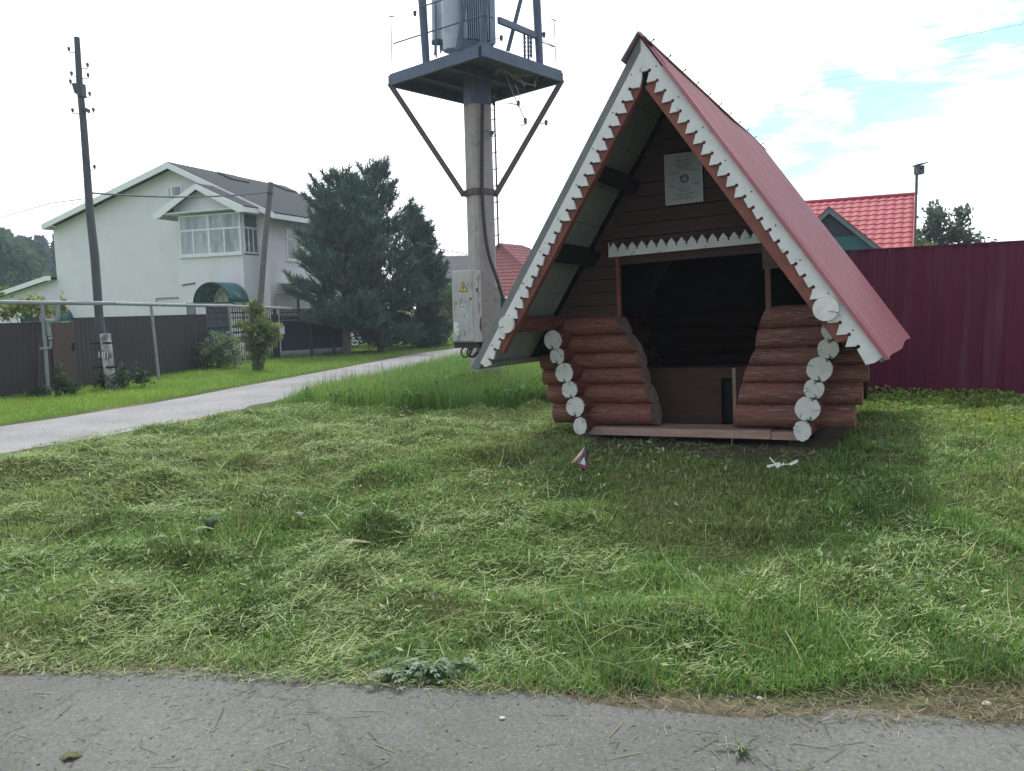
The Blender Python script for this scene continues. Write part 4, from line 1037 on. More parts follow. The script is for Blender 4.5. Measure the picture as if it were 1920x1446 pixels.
# glazed bay block at the corner
bR = H.onw(455, 475, 0)[0]; zb0 = H.onw(395, 478, 0)[2]; zb1 = H.onw(395, 401, 0)[2]; bL = H.onw(337, 440, 0)[0]
bp_ = H.onw(366, 343, -.45); bl_ = H.onw(298, 396, -.45); br_ = H.onw(455, 387, -.45)
zbE = (bl_[2] + br_[2]) / 2; bm = bp_[0]; bh_ = max(bm - bl_[0], br_[0] - bm); bs = (bp_[2] - zbE) / bh_
BD = 1.5
m = MB(); m.box(uBL, bR, 0.0, SB + .2, -.1, zb0 - .06); m.build('bay_wall', M_PLAS, house)
m = MB(); m.prism([(uBL, 0.001, zb1 + .06), (bR, 0.001, zb1 + .06), (bR, 0.001, bp_[2] - (bR - bm) * bs - .1), (bm, 0.001, bp_[2] - .1), (uBL, 0.001, bp_[2] - (bm - uBL) * bs - .1)], (0, SB + 0.6, 0)); m.build('bay_gable', M_PLAS, house)
for sg in (-1, 1):
    ue = bm + sg * bh_
    m = MB(); m.prism([(bm, -.43, bp_[2]), (ue, -.43, zbE), (ue, -.43, zbE - .04), (bm, -.43, bp_[2] - .05)], (0, SB + 2.9, 0)); m.build('bay_roof', M_SHIN, house)
    m = MB(); m.prism([(bm, -.47, bp_[2] - .03), (ue + sg * .02, -.47, zbE - .03), (ue + sg * .02, -.47, zbE - .26), (ue - sg * .25, -.47, zbE - .26), (bm, -.47, bp_[2] - .26)], (0, .035, 0)); m.build('bay_verge_board', M_FASC, house)
    m = MB(); m.box(min(ue - sg * .03, ue), max(ue - sg * .03, ue), -.43, SB + 1.0, zbE - .25, zbE - .05); m.build('bay_eaves_board', M_FASC, house)
m = MB(); m.box(uBL - .2, bR + .2, -.42, SB, zb1 + .065, zb1 + .10); m.build('bay_soffit', M_FASC, house)
def window(u0, u1, z0, z1, y, mull=(), trans=(), fr=.07, depth=.08, glass=M_GLASS, axis='w', sub=()):
    """a frame with mullions and panes on a plane y = const (axis w) or x = const (axis u)."""
    f = MB()
    def bx(a0, a1, c0, c1, d0=0.0, d1=depth):
        if axis == 'w': f.box(a0, a1, y - d0 - .03, y + d1, c0, c1)
        else: f.box(y - d1, y + .03 + d0, a0, a1, c0, c1)
    bx(u0, u1, z0, z0 + fr); bx(u0, u1, z1 - fr, z1); bx(u0, u0 + fr, z0 + fr, z1 - fr); bx(u1 - fr, u1, z0 + fr, z1 - fr)
    for a in mull: bx(a - fr * .75, a + fr * .75, z0 + fr, z1 - fr, .003)
    for b in trans: bx(u0 + fr, u1 - fr, b - fr * .5, b + fr * .5, -.002)
    for a, b0, b1 in sub: bx(a - fr * .45, a + fr * .45, b0, b1, -.004)
    o = f.build('window_frame', M_PVC, house)
    g_ = MB()
    if axis == 'w': g_.box(u0 + .02, u1 - .02, y - .014, y - .006, z0 + .02, z1 - .02)
    else: g_.box(y + .006, y + .014, u0 + .02, u1 - .02, z0 + .02, z1 - .02)
    g_.build('pane', glass, o)
    return o
zt = H.onw(395, 430, 0)[2]; um_ = H.onw(392, 440, 0)[0]; us1 = H.onw(363, 450, 0)[0]; us2 = H.onw(421, 450, 0)[0]
window(bL, bR - .03, zb0, zb1, 0.0, mull=(um_,), trans=(zt,), sub=((us1, zb0 + .07, zt), (us2, zb0 + .07, zt)))
ya = H.onu(459, 440, bR)[1]; yb = 1.0
window(0.10, SB - .02, zb0, zb1, bR, trans=(zt,), axis='u', glass=M_GLASSD, sub=((0.38, zb0 + .07, zt), (0.66, zb0 + .07, zt)))
m = MB(); m.box(bL - .05, bR + .04, -.10, 0.06, zb0 - .075, zb0 - .012); m.build('bay_sill', M_FASC, house)
# dim room behind the bay
MB().box(bL, bR - .1, .5, .55, zb0, zb1).build('inner_curtain', mat('pale_curtain', (0.5, 0.53, 0.55), (0.3, 0.33, 0.36), 0.8, scale=1.4), house)
a, b = H.onw(315, 372, SB), H.onw(342, 346, SB)
window(a[0], b[0], a[2], b[2], SB, mull=((a[0] * .72 + b[0] * .28),), fr=.09)
a, b = H.onu(538, 487, uR), H.onu(561, 431, uR)
window(a[1], b[1], a[2], b[2], uR, axis='u', glass=M_GLASSD, sub=(((a[1] * .45 + b[1] * .55), a[2], b[2]),), trans=((a[2] * .35 + b[2] * .65),))
m = MB(); m.box(uR - .02, uR + .07, a[1] - .08, b[1] + .08, a[2] - .07, a[2] - .005); m.build('window_sill', M_FASC, house)
# small pipe stubs and door opening on the ground floor
a, b = H.onw(390, 640, 0), H.onw(427, 571, 0); MB().box(a[0], b[0], -.02, .02, 0, b[2]).build('entrance_door', mat('navy_door', (0.035, 0.045, 0.08), (0.03, 0.04, 0.07), 0.5), house)
a, b = H.onw(350, 640, 0), H.onw(372, 562, 0); window(a[0], b[0], 0.3, b[2], 0.0, fr=.12, glass=M_GLASSD)
# barrel canopies
M_CAN = mat('teal_canopy', (0.018, 0.13, 0.135), (0.014, 0.10, 0.11), 0.35, scale=2)
M_IRON = mat('black_wrought_iron', (0.012, 0.014, 0.02), rough=0.5)
def canopy(px0, px1, pyb, pyt, w, depth, yawin=0.0):
    a, b = H.onw(px0, pyb, w - depth), H.onw(px1, pyb, w - depth); c = (a[0] + b[0]) / 2; r = (b[0] - a[0]) / 2; hz = H.onw((px0 + px1) / 2, pyt, w - depth)[2] - a[2]; z0 = a[2]
    n = 14; ring = [(c + r * math.cos(math.pi * k / n), z0 + hz * math.sin(math.pi * k / n)) for k in range(n + 1)]
    vs = [(u, w - depth, z) for u, z in ring] + [(u, w, z) for u, z in ring]
    o = MB().add(vs, [(k, k + 1, k + n + 2, k + n + 1) for k in range(n)]).build('canopy', M_CAN, house, smooth=True)
    s_ = o.modifiers.new('thickness', 'SOLIDIFY'); s_.thickness = .02
    m = MB(); m.tube([(u, w - depth - .015, z) for u, z in ring], .03, 6); m.tube([(c - r, w - depth - .015, z0), (c + r, w - depth - .015, z0)], .03, 6)
    for k in (3, 5, 7, 9, 11): m.tube([(c, w - depth - .015, z0), (ring[k][0], w - depth - .015, ring[k][1])], .015, 5)
    for f in (.35, .7): m.tube([(c + r * f * math.cos(math.pi * k / n), w - depth - .015, z0 + hz * f * math.sin(math.pi * k / n)) for k in range(n + 1)], .014, 5)
    for u in (c - r, c + r): m.tube([(u, w - depth, z0), (u, w, z0 - .25)], .025, 6)
    m.build('canopy_frame', M_IRON, o)
canopy(364, 431, 569, 530, 0.0, 1.1)
# annex
za = H.onw(100, 520, SB)[2]; uA0 = H.onw(-120, 600, SB)[0]; uK = H.onw(97, 519, SB)[0]; sl = (H.onw(97, 519, SB)[2] - H.onw(0, 552, SB)[2]) / (uK - H.onw(0, 552, SB)[0])
zA_ = za - (uK - uA0) * sl
m = MB(); m.prism([(uA0, SB + .05, -.1), (uL - .005, SB + .05, -.1), (uL - .005, SB + .05, za - .1), (uK, SB + .05, za - .1), (uA0, SB + .05, zA_ - .1)], (0, 6, 0)); m.build('annex_wall', M_PLAS, house)
m = MB(); m.prism([(uA0 - .3, SB - .35, zA_ - .3 * sl + .05), (uK, SB - .35, za + .05), (uL - .01, SB - .35, za + .05), (uL - .01, SB - .35, za - .17), (uK, SB - .35, za - .17), (uA0 - .3, SB - .35, zA_ - .3 * sl - .17)], (0, .04, 0)); m.build('annex_verge_board', M_FASC, house)
m = MB(); m.prism([(uA0 - .3, SB - .3, zA_ - .3 * sl + .02), (uK, SB - .3, za + .02), (uL - .01, SB - .3, za + .02), (uL - .01, SB - .3, za - .03), (uK, SB - .3, za - .03), (uA0 - .3, SB - .3, zA_ - .3 * sl - .03)], (0, 6.5, 0)); m.build('annex_roof', M_SHIN, house)
canopy(40, 106, 604, 570, SB, .9)
# little porch roof on the side wall
a, b = H.onu(540, 545, uR), H.onu(575, 545, uR); z0 = a[2]; 
m = MB(); m.box(uR + .02, uR + .9, 1.6, 3.9, z0 + .28, z0 + .34); m.box(uR + .86, uR + .93, 1.6, 3.9, z0 - .1, z0 + .275); m.build('side_porch_roof', M_FASC, house)
m = MB(); m.box(uR + .80, uR + .88, 1.7, 1.78, -.1, z0 + .27); m.box(uR + .80, uR + .88, 3.7, 3.78, -.1, z0 + .27); m.build('porch_post', M_IRON, house)
m = MB(); a = H.onw(308, 559, 0); 
m.tube([H.onw(293, 566, SB - .05), H.onw(293, 560, SB - .05), H.onw(338, 558, SB - .05)], .03, 6); m.tube([H.onw(433, 562, -.06), H.onw(452, 562, -.06), H.onw(456, 566, -.06), H.onw(456, 600, -.06)], .03, 6)
m.tube([H.onu(508, 600, uR + .1) * 0 + np.array([uR + .1, 1.2, 0.2]), np.array([uR + .1, 1.2, H.onu(510, 552, uR)[2]]), np.array([uR + .1, 3.5, H.onu(510, 550, uR)[2]])], .03, 6)
m.build('wall_pipe', mat('grey_pipe_paint', (0.23, 0.25, 0.27), rough=0.5), house)
m = MB(); a, b = H.onw(341, 535, -.03), H.onw(366, 531, -.03); m.beam(a, b, .02, .05); m.build('wall_bracket', M_IRON, house)

# ------------------------------------------------------------------ fences along the lawn
M_FB = mat('brown_sheet', (0.043, 0.034, 0.042), (0.035, 0.029, 0.036), 0.5, scale=1.5, spec=0.35)
M_FDOOR = mat('reddish_brown_sheet', (0.105, 0.068, 0.062), (0.09, 0.058, 0.055), 0.5, scale=2)
f0 = gp(0, 746); f1 = gp(103, 733); f2 = gp(145, 728); f3 = gp(392, 690)
fm = f0 + (f0 - f1) * 3.0
ztop = at(60, 605, gp(60, 738)[1])[2]
def panel_fence(name, label, A, B, topA, topB, mt):
    h = topA - gz(A[0], A[1]); return sheet_fence(name, label, A, B, h, mt, per=0.16, amp=0.012, topB=topB - topA)
panel_fence('sheet_fence', 'dark brown sheet fence beside the reddish brown wicket door', fm, f1, at(60, 605, f0[1])[2], at(103, 605, f1[1])[2], M_FB)
wd = thing('wicket_door', 'reddish brown sheet metal wicket door in the dark fence', 'door', base=f1)
zt_ = at(124, 604, f1[1])[2]; d = (f2 - f1); d[2] = 0; n_ = nv(np.array([d[1], -d[0], 0]))
m = MB(); vs = []; 
for k in range(25):
    p = f1 + d * (0.02 + .96 * k / 24) + n_ * (.012 * (k % 2) + .03); vs += [(p[0], p[1], ZL + .06), (p[0], p[1], zt_ - .01)]
m.add(vs, [(2 * i, 2 * i + 2, 2 * i + 3, 2 * i + 1) for i in range(24)]); m.build('door_leaf', M_FDOOR, wd, f1)
m = MB(); m.beam(np.r_[f1[:2], ZL], np.r_[f1[:2], zt_], .05, .05); m.beam(np.r_[f2[:2], ZL], np.r_[f2[:2], zt_], .05, .05); m.build('door_frame', M_FB, wd, f1)
p = f1 + d * .93 + n_ * .06; m = MB(); m.box(p[0] - .02, p[0] + .02, p[1] - .03, p[1] + .01, ZL + .95, ZL + 1.12); m.build('handle', M_IRON, wd, f1)
panel_fence('sheet_fence', 'taller dark brown sheet fence running behind the wooden utility pole to the iron gate', f2 + d * .02, f3, at(145, 597, f2[1])[2], at(392, 590, f3[1])[2], M_FB)
# brick-grey post stub behind the pole
# wrought iron fence and gate
g0 = gp(394, 690); g1 = gp(490, 678); 
def ironfence(name, label, A, B, zt, nb, cat='fence', arch=False, scroll=True):
    r = thing(name, label, cat, base=A); m = MB(); d = B - A; 
    for k in range(nb):
        p = A + d * (k + .5) / nb; top_ = zt + (.25 * math.sin(math.pi * (k + .5) / nb) if arch else 0)
        m.tube([(p[0], p[1], ZL), (p[0], p[1], top_)], .018, 5); m.ball((p[0], p[1], top_), .035, 6, 4, sc=(.7, .7, 1.5))
        if scroll and k % 1 == 0:
            zc_ = ZL + (zt - ZL) * .66; m.ball((p[0], p[1], zc_), .055, 6, 4); m.ball((p[0], p[1], zc_ - .2), .045, 6, 4); m.ball((p[0], p[1], zc_ + .3), .04, 6, 4)
    m.build('bars', M_IRON, r, A); m = MB()
    for z in (ZL + .15, ZL + (zt - ZL) * .55, ZL + (zt - ZL) * .9):
        m.beam(np.r_[A[:2], z], np.r_[B[:2], z], .03, .05)
    m.build('rails', M_IRON, r, A); return r
zi = at(440, 575, g0[1])[2]
ig = ironfence('iron_fence', 'black wrought iron fence of spiked bars below the teal canopy', g0, g1, zi, 22)
m = MB(); pm = gp(478, 680); m.beam(np.r_[pm[:2], ZL], np.r_[pm[:2], at(478, 566, pm[1])[2]], .13, .13); m.build('gate_post', M_IRON, ig, g0)
gA = gp(496, 674); gB = gp(519, 672)
gt = ironfence('arched_gate', 'narrow arched iron gate between two square posts with finials', gA, gB, at(507, 592, gA[1])[2], 6, 'gate', True)
for p in (gA, gB):
    m = MB(); zt2 = at(519, 590, p[1])[2]; m.beam(np.r_[p[:2], ZL], np.r_[p[:2], zt2], .22, .22); m.tube([np.r_[p[:2], zt2], np.r_[p[:2], zt2 + .1]], .05, 6); m.ball(np.r_[p[:2], zt2 + .16], .08, 8, 5); m.build('gate_post', M_IRON, gt, gA)
h0_ = gB + nv(gB - gA) * .25; h1_ = gp(655, 662); zt3 = at(560, 603, h0_[1])[2]
sf = thing('solid_iron_fence', 'navy solid panel fence topped by a strip of wrought iron ornament', 'fence', base=h0_)
m = MB(); dd3 = h1_ - h0_; nrm3 = nv(np.array([dd3[1], -dd3[0], 0])) * .02
m.prism([np.r_[h0_[:2], ZL + .25], np.r_[h1_[:2], ZL + .25], np.r_[h1_[:2], zt3], np.r_[h0_[:2], zt3]], nrm3); m.build('solid_panel', mat('navy_panel', (0.012, 0.022, 0.05), (0.010, 0.018, 0.042), 0.5), sf, h0_)
m = MB(); m.prism([np.r_[h0_[:2] + nrm3[:2] * 2, ZL - .1], np.r_[h1_[:2] + nrm3[:2] * 2, ZL - .1], np.r_[h1_[:2] + nrm3[:2] * 2, ZL + .24], np.r_[h0_[:2] + nrm3[:2] * 2, ZL + .24]], -nrm3 * 5); m.build('plinth', M_CONC, sf, h0_)
m = MB(); zo = .36
for z in (zt3 + .02, zt3 + .2, zt3 + zo): m.beam(np.r_[h0_[:2], z], np.r_[h1_[:2], z], .03, .035)
nb = 60
for k in range(nb):
    p = h0_ + dd3 * (k + .5) / nb; m.tube([np.r_[p[:2], zt3], np.r_[p[:2], zt3 + zo + .1]], .016, 5); m.ball(np.r_[p[:2], zt3 + .12], .05, 6, 4); m.ball(np.r_[p[:2], zt3 + zo + .1], .03, 6, 4)
m.build('ornament_strip', M_IRON, sf, h0_)
for t in (.42, .75, 1.0):
    p = h0_ + dd3 * t; m = MB(); m.beam(np.r_[p[:2], ZL], np.r_[p[:2], zt3 + zo + .05], .14, .14); m.build('fence_post', M_IRON, sf, h0_)
pa, pb_ = at(525, 627, h0_[1] - .15), at(533, 611, h0_[1] - .15)
np_ = MB().box(pa[0], pb_[0], pa[1], pa[1] + .01, pa[2], pb_[2]).build('paper_notice', M_LAB, None, pa); tag(np_, 'white paper notice on the navy fence beside the arched gate', 'notice')
# low rail fence by the pines
lf = [gp(692, 658), gp(735, 655), gp(800, 648)]
lr = thing('low_rail_fence', 'low thin grey rail fence under the pines', 'fence', base=lf[0]); m = MB(); zt4 = at(692, 630, lf[0][1])[2]
pts = [np.r_[p[:2], at(px, py, p[1])[2]] for p, px, py in zip(lf, (692, 735, 800), (631, 628, 627))]
m.tube(pts, .025, 6); m.build('rail', mat('thin_grey_rail', (0.10, 0.12, 0.13), rough=0.6), lr, lf[0]); m = MB()
for p, q in zip(lf, pts): m = MB(); m.tube([np.r_[p[:2], ZL], q], .03, 6); m.build('rail_post', mat('thin_grey_rail', (0.1, .12, .13)), lr, lf[0])

# ------------------------------------------------------------------ gas pipe on posts
M_GAS = mat('grey_pipe', (0.25, 0.27, 0.29), (0.19, 0.205, 0.225), 0.5, scale=5, c=(0.2, 0.17, 0.15), cscale=8, clo=0.62, chi=0.75)
def ppole(px, py): p = gp(px, py); return p
pp = [(91, 741, 79, 570), (298, 711, 283, 572), (441, 690, 429, 576)]
gpb = ppole(91, 741); gas = thing('gas_pipe', 'grey overhead gas pipe on thin steel posts along the dark fence', 'pipe', base=gpb)
line = [at(-60, 566, ppole(91, 741)[1] - 1.2), at(79, 568, ppole(91, 741)[1]), at(215, 569, ppole(91, 741)[1] * .55 + ppole(298, 711)[1] * .45 - .6), at(283, 571, ppole(298, 711)[1]), at(429, 574, ppole(441, 690)[1]), at(546, 579, 27.5)]
m = MB(); m.tube(line, .048, 8); m.build('main_pipe', M_GAS, gas, gpb, smooth=True)
for (a, b, c, d) in pp:
    p = ppole(a, b); m = MB(); m.tube([p + (0, 0, -.1), at(c, d, p[1])], .042, 8); m.build('pipe_post', M_GAS, gas, gpb, smooth=True)
p = ppole(572, 657); m = MB(); m.tube([p + (0, 0, -.1), at(566, 548, p[1])], .07, 8); m.build('pipe_post', M_GAS, gas, gpb, smooth=True)
Y = gpb[1]; m = MB(); m.tube([at(108, 572, Y), at(109, 592, Y), at(106, 601, Y), at(98, 603, Y), at(87, 602, Y)], .045, 8); m.tube([at(90, 605, Y), at(93, 630, Y)], .045, 8); m.tube([at(95, 640, Y), at(95, 652, Y), at(86, 654, Y - .05), at(75, 654, Y - .05)], .028, 8); m.ball(at(94, 635, Y), .05, 8, 5)
m.build('branch_pipe', M_GAS, gas, gpb, smooth=True)

# ------------------------------------------------------------------ utility poles and wires
M_POLE = mat('dark_weathered_pole', (0.085, 0.09, 0.105), (0.055, 0.06, 0.072), 0.85, scale=5, stretch=(6, 6, .5), bump=0.5, bscale=30)
M_POLE2 = mat('grey_brown_pole', (0.15, 0.14, 0.145), (0.10, 0.095, 0.10), 0.85, scale=5, stretch=(6, 6, .5), bump=0.5, bscale=30)
ub = gp(207, 729); UY = ub[1]
up_ = thing('utility_pole', 'tall dark wooden utility pole strapped to a stained concrete stub', 'utility pole', base=ub)
m = MB(); cp = [(201, 700), (193, 640), (186, 590), (177, 480), (169, 400), (163, 320), (156, 230), (150, 160), (144, 70)]; q = random.Random(9)
m.tube([at(a + q.uniform(-.6, .6), b, UY) for a, b in cp], [.108, .105, .103, .096, .09, .086, .08, .074, .06], 10, jit=.05); m.build('pole_shaft', M_POLE, up_, ub, smooth=True)
m = MB(); s0, s1 = at(209, 731, UY - .18), at(197, 626, UY - .18); m.beam(s0 + (0, 0, -.1), s1, .21, .16, (0, 1, 0)); st_ = m.build('concrete_stub', mat('stained_concrete', (0.50, 0.52, 0.53), (0.34, 0.36, 0.37), 0.85, scale=9, bump=0.3, c=(0.10, 0.105, 0.11), cscale=4, clo=0.45, chi=0.62), up_, ub, bevel=.02)
a = at(193.5, 666, UY - .285); loc = Matrix.Translation(Vector(a - ub)) @ Matrix.Rotation(R(90), 4, 'X') @ Matrix.Rotation(R(-4), 4, 'Z')
text('181', .20, loc, st_, 'painted_lettering', M_FASC, .002)
m = MB()
for py in (643, 688):
    c0 = at(187 + (py - 643) * .12, py, UY); c1 = at(204 + (py - 643) * .12, py, UY - .18)
    m.beam(c0 + (-.13, -.16, 0), c1 + (.12, -.12, 0), .03, .05); m.beam(c0 + (-.13, .1, 0), c1 + (.12, .1, 0), .03, .05)
m.build('wire_strap', M_IRON, up_, ub)
ins = [(129, 91, 142), (164, 121, 148), (134, 137, 149), (165, 140, 151), (132, 152, 150), (168, 175, 154), (136, 206, 155), (175, 205, 158), (177, 312, 166), (155, 178, 152)]
for px, py, cx_ in ins[:9]:
    c = at(px, py, UY); m = MB(); m.ball(c, .036, 8, 6, sc=(1, 1, 1.3)); m.ball(c + (0, 0, -.035), .03, 8, 5); o = m.build('insulator', M_PORC, up_, ub, smooth=True)
    m = MB(); b = at(cx_, py + 3, UY); m.tube([c + (0, 0, -.02), c + (0, 0, -.09), b + (0, 0, -.05)], .010, 5); m.build('hook', M_IRON, o, ub)
m = MB(); m.prism([at(134, 156, UY - .1), at(152, 155, UY - .1), at(154, 180, UY - .1), at(148, 180, UY - .1), at(139, 174, UY - .1)], (0, .2, 0)); m.build('terminal_box', M_POLE, up_, ub)
m = MB(); m.prism([at(153, 201, UY - .1), at(161, 202, UY - .1), at(160, 208, UY - .1), at(153, 206, UY - .1)], (0, .2, 0)); m.build('clamp', M_POLE, up_, ub)
lb2 = gp(486, 694); LY = lb2[1]
lp = thing('leaning_pole', 'leaning grey brown wooden pole rising out of a leafy climber', 'utility pole', base=lb2)
m = MB(); m.tube([at(478, 700, LY), at(486, 590, LY), at(497, 450, LY), at(508, 342, LY)], [.10, .095, .088, .078], 10, jit=.05); m.build('pole_shaft', M_POLE2, lp, lb2, smooth=True)
m = MB(); m.tube([at(503, 362, LY - .12), at(513, 364, LY - .12)], .02, 6); m.build('cross_pin', M_IRON, lp, lb2)
M_WIRE = mat('overhead_wire', (0.07, 0.075, 0.085), rough=0.6)
def wire(pts, r, label, sag=0.0, name='overhead_wire'):
    m = MB(); out = []
    for i in range(len(pts) - 1):
        for t in np.linspace(0, 1, 13)[:(13 if i == len(pts) - 2 else 12)]:
            p = pts[i] + (pts[i + 1] - pts[i]) * t; out.append(p - np.array([0, 0, sag * 4 * t * (1 - t)]))
    m.tube(out, r, 5); o = m.build(name, M_WIRE, None, pts[0]); tag(o, label, 'wire', 'overhead wires'); return o
wire([at(172, 362, UY), at(506, 360, LY)], .022, 'wire strung between the dark utility pole and the leaning pole', .12)
wire([at(152, 395, UY + .1) if False else at(165, 372, UY), at(95, 381, 24), at(-40, 420, 30)], .012, 'thin wire dropping away from the utility pole over the annex roof')
wire([at(165, 376, UY), at(95, 390, 24), at(-40, 426, 30)], .009, 'faint lower wire beside another over the annex roof')
wire([at(2100, 50, 13), at(1690, 128, 17), at(1300, 190, 24)], .0035, 'lower of the two thin wires crossing the open sky above the fence')
wire([at(2100, 7, 13), at(1840, 61, 15), at(1400, 150, 20)], .0035, 'upper of the two thin wires crossing the open sky above the fence')
wire([at(780, 455, 33), at(830, 468, 36), at(890, 480, 42)], .02, 'short wire between the pines and the grey corrugated roof')

# ------------------------------------------------------------------ houses far beyond the lane
GF = yawframe(np.r_[at(815, 560, 58)[:2], ZL], 12)
gh = thing('grey_roofed_house', 'low house with a grey corrugated roof between the pines and the tower', 'house', M=GF.M)
M_SLATE = mat('grey_slate_sheet', (0.15, 0.148, 0.16), (0.11, 0.11, 0.12), 0.85, scale=3)
r0, r1 = GF.onw(800, 483, 5), GF.onw(895, 472, 5); e0 = GF.onw(815, 525, 0)[2]; u0, u1 = GF.onw(790, 500, 3)[0], GF.onw(905, 500, 3)[0]
vs = []; fs = []; nu = 52
for (y, z) in ((0, e0), (5, r0[2])):
    for j in range(nu + 1): vs.append((u0 + (u1 - u0) * j / nu, y, z + .14 * (j % 2)))
fs = [(j, j + 1, nu + 2 + j, nu + 1 + j) for j in range(nu)]
MB().add(vs, fs).build('roof', M_SLATE, gh); MB().box(u0 + .3, u1 - .3, .4, 9, 0, e0 - .05).build('wall', mat('weathered_timber', (0.2, .16, .13), (.15, .12, .1), .8), gh)
m = MB(); m.prism([(u0 + .3, .4, e0 - .05), (u0 + .3, 9, e0 - .05), (u0 + .3, 5, r0[2] - .1)], (u1 - u0 - .6, 0, 0)); m.build('gable_wall', mat('weathered_timber', (0.2, .16, .13)), gh)
M_TILE2 = mat('faded_red_tile', (0.21, 0.065, 0.07), (0.17, 0.055, 0.06), 0.8, scale=3, spec=.15)
QF = yawframe(np.r_[at(935, 560, 50)[:2], ZL], 35)
qh = thing('far_red_roofed_house', 'house with a red tiled hip roof just behind the tower pole', 'house', M=QF.M)
pk2 = QF.onw(935, 458, 3); e2 = QF.onw(935, 560, -1)[2]; ur = QF.onw(1000, 540, 0)[0]; ul = QF.onw(870, 540, 0)[0]
m = MB(); rows2 = 16
def hipface(a, b, c, d, n=16, cols=40):
    a, b, c, d = map(np.asarray, (a, b, c, d)); vs = []; fs = []
    for i in range(n + 1):
        for e in (0, 1):
            t = min(1, (i + e * .98) / n)
            if i == n and e: continue
            for j in range(cols + 1):
                s_ = j / cols; p = (a * (1 - s_) + b * s_) * (1 - t) + (d * (1 - s_) + c * s_) * t
                vs.append((p[0], p[1], p[2] + .05 * abs(math.sin(j * math.pi / 2.0)) + (.05 if e == 0 else 0)))
    k = len(vs) // (cols + 1)
    for i in range(k - 1): fs += [(i * (cols + 1) + j, i * (cols + 1) + j + 1, (i + 1) * (cols + 1) + j + 1, (i + 1) * (cols + 1) + j) for j in range(cols)]
    return vs, fs
pl, pr = (pk2[0] - .1, 3.0, pk2[2]), (pk2[0] + .6, 6.0, pk2[2])
vs, fs = hipface((ul, -1, e2), (ur + 2.5, -1, e2), (pk2[0] + .05, 3.0, pk2[2]), (pk2[0] - .05, 3.0, pk2[2])); MB().add(vs, fs).build('roof', M_TILE2, qh)
vs, fs = hipface((ur + 2.5, -1, e2), (ur + 2.5, 9, e2), (pk2[0] + .05, 6.0, pk2[2]), (pk2[0] + .05, 3.0, pk2[2])); MB().add(vs, fs).build('roof', M_TILE2, qh)
MB().box(ul + .4, ur + 2.1, -.5, 8.5, 0, e2 - .02).build('wall', M_WALLR, qh)
# ------------------------------------------------------------------ foliage helpers
M_LEAF = leafmat('leaf', 0.40); M_GRASS = leafmat('grass_blade', 0.33); M_CLIP = leafmat('cut_hay', 0.15, 0.8, 0.1); M_NEEDLE = leafmat('pine_needle', 0.15, 0.7, 0.15)
M_BARK = mat('bark', (0.12, 0.095, 0.08), (0.07, 0.058, 0.05), 0.9, scale=6, stretch=(4, 4, 1), bump=0.6, bscale=20)

def bush(name, label, cat, base, blobs, n, size, col, asp=.5, group=None, stems=6, up=.4, g=None, droop=0.0):
    """blobs: (dx, dy, dz, rx, ry, rz) leaf clusters; leaves crowd to each cluster's shell; stems lead to the clusters."""
    g = g or np.random.default_rng(abs(hash(label)) % 2 ** 31 if False else sum(map(ord, label)))
    base = np.asarray(base, float); r = thing(name, label, cat, base=base, group=group)
    parts = []; vol = np.array([b[3] * b[4] * b[5] for b in blobs]) ** .75; cnt = (n * vol / vol.sum()).astype(int)
    for b, k in zip(blobs, cnt):
        d = g.normal(size=(k, 3)); d /= np.linalg.norm(d, axis=1)[:, None]; rad = (0.35 + 0.75 * g.random(k) ** .6)
        lump = 0.8 + .5 * np.sin(d[:, 0] * 5 + b[0] * 9) * np.sin(d[:, 2] * 5 + b[2] * 7 + 1) + .12 * np.sin(d[:, 1] * 11)
        Pp = base + np.array(b[:3]) + d * (rad * lump)[:, None] * np.array(b[3:])
        Pp = Pp[Pp[:, 2] > base[2] + .01]; k2 = len(Pp)
        dirs = d[:k2]
        cc = huevar(col[g.integers(len(col))] if isinstance(col, list) else col, k2, .35, g)
        parts.append(leaves(Pp, size * (0.6 + .8 * g.random(k2)), asp, cc, up, dirs, droop, g))
    V, F4, F3, C = merge(parts); arrmesh('foliage', V, F4, C, M_LEAF, r, base)
    m = MB()
    for b in blobs[:stems]:
        p1 = base + np.array(b[:3]); p0 = base + np.array([b[0] * .12, b[1] * .12, -.05])
        m.tube([p0, (p0 + p1) / 2 + (b[0] * -.1, 0, .05), p1 + (0, 0, b[5] * .3)], [.022, .016, .006], 6)
    m.build('stem', M_BARK, r, base); return r

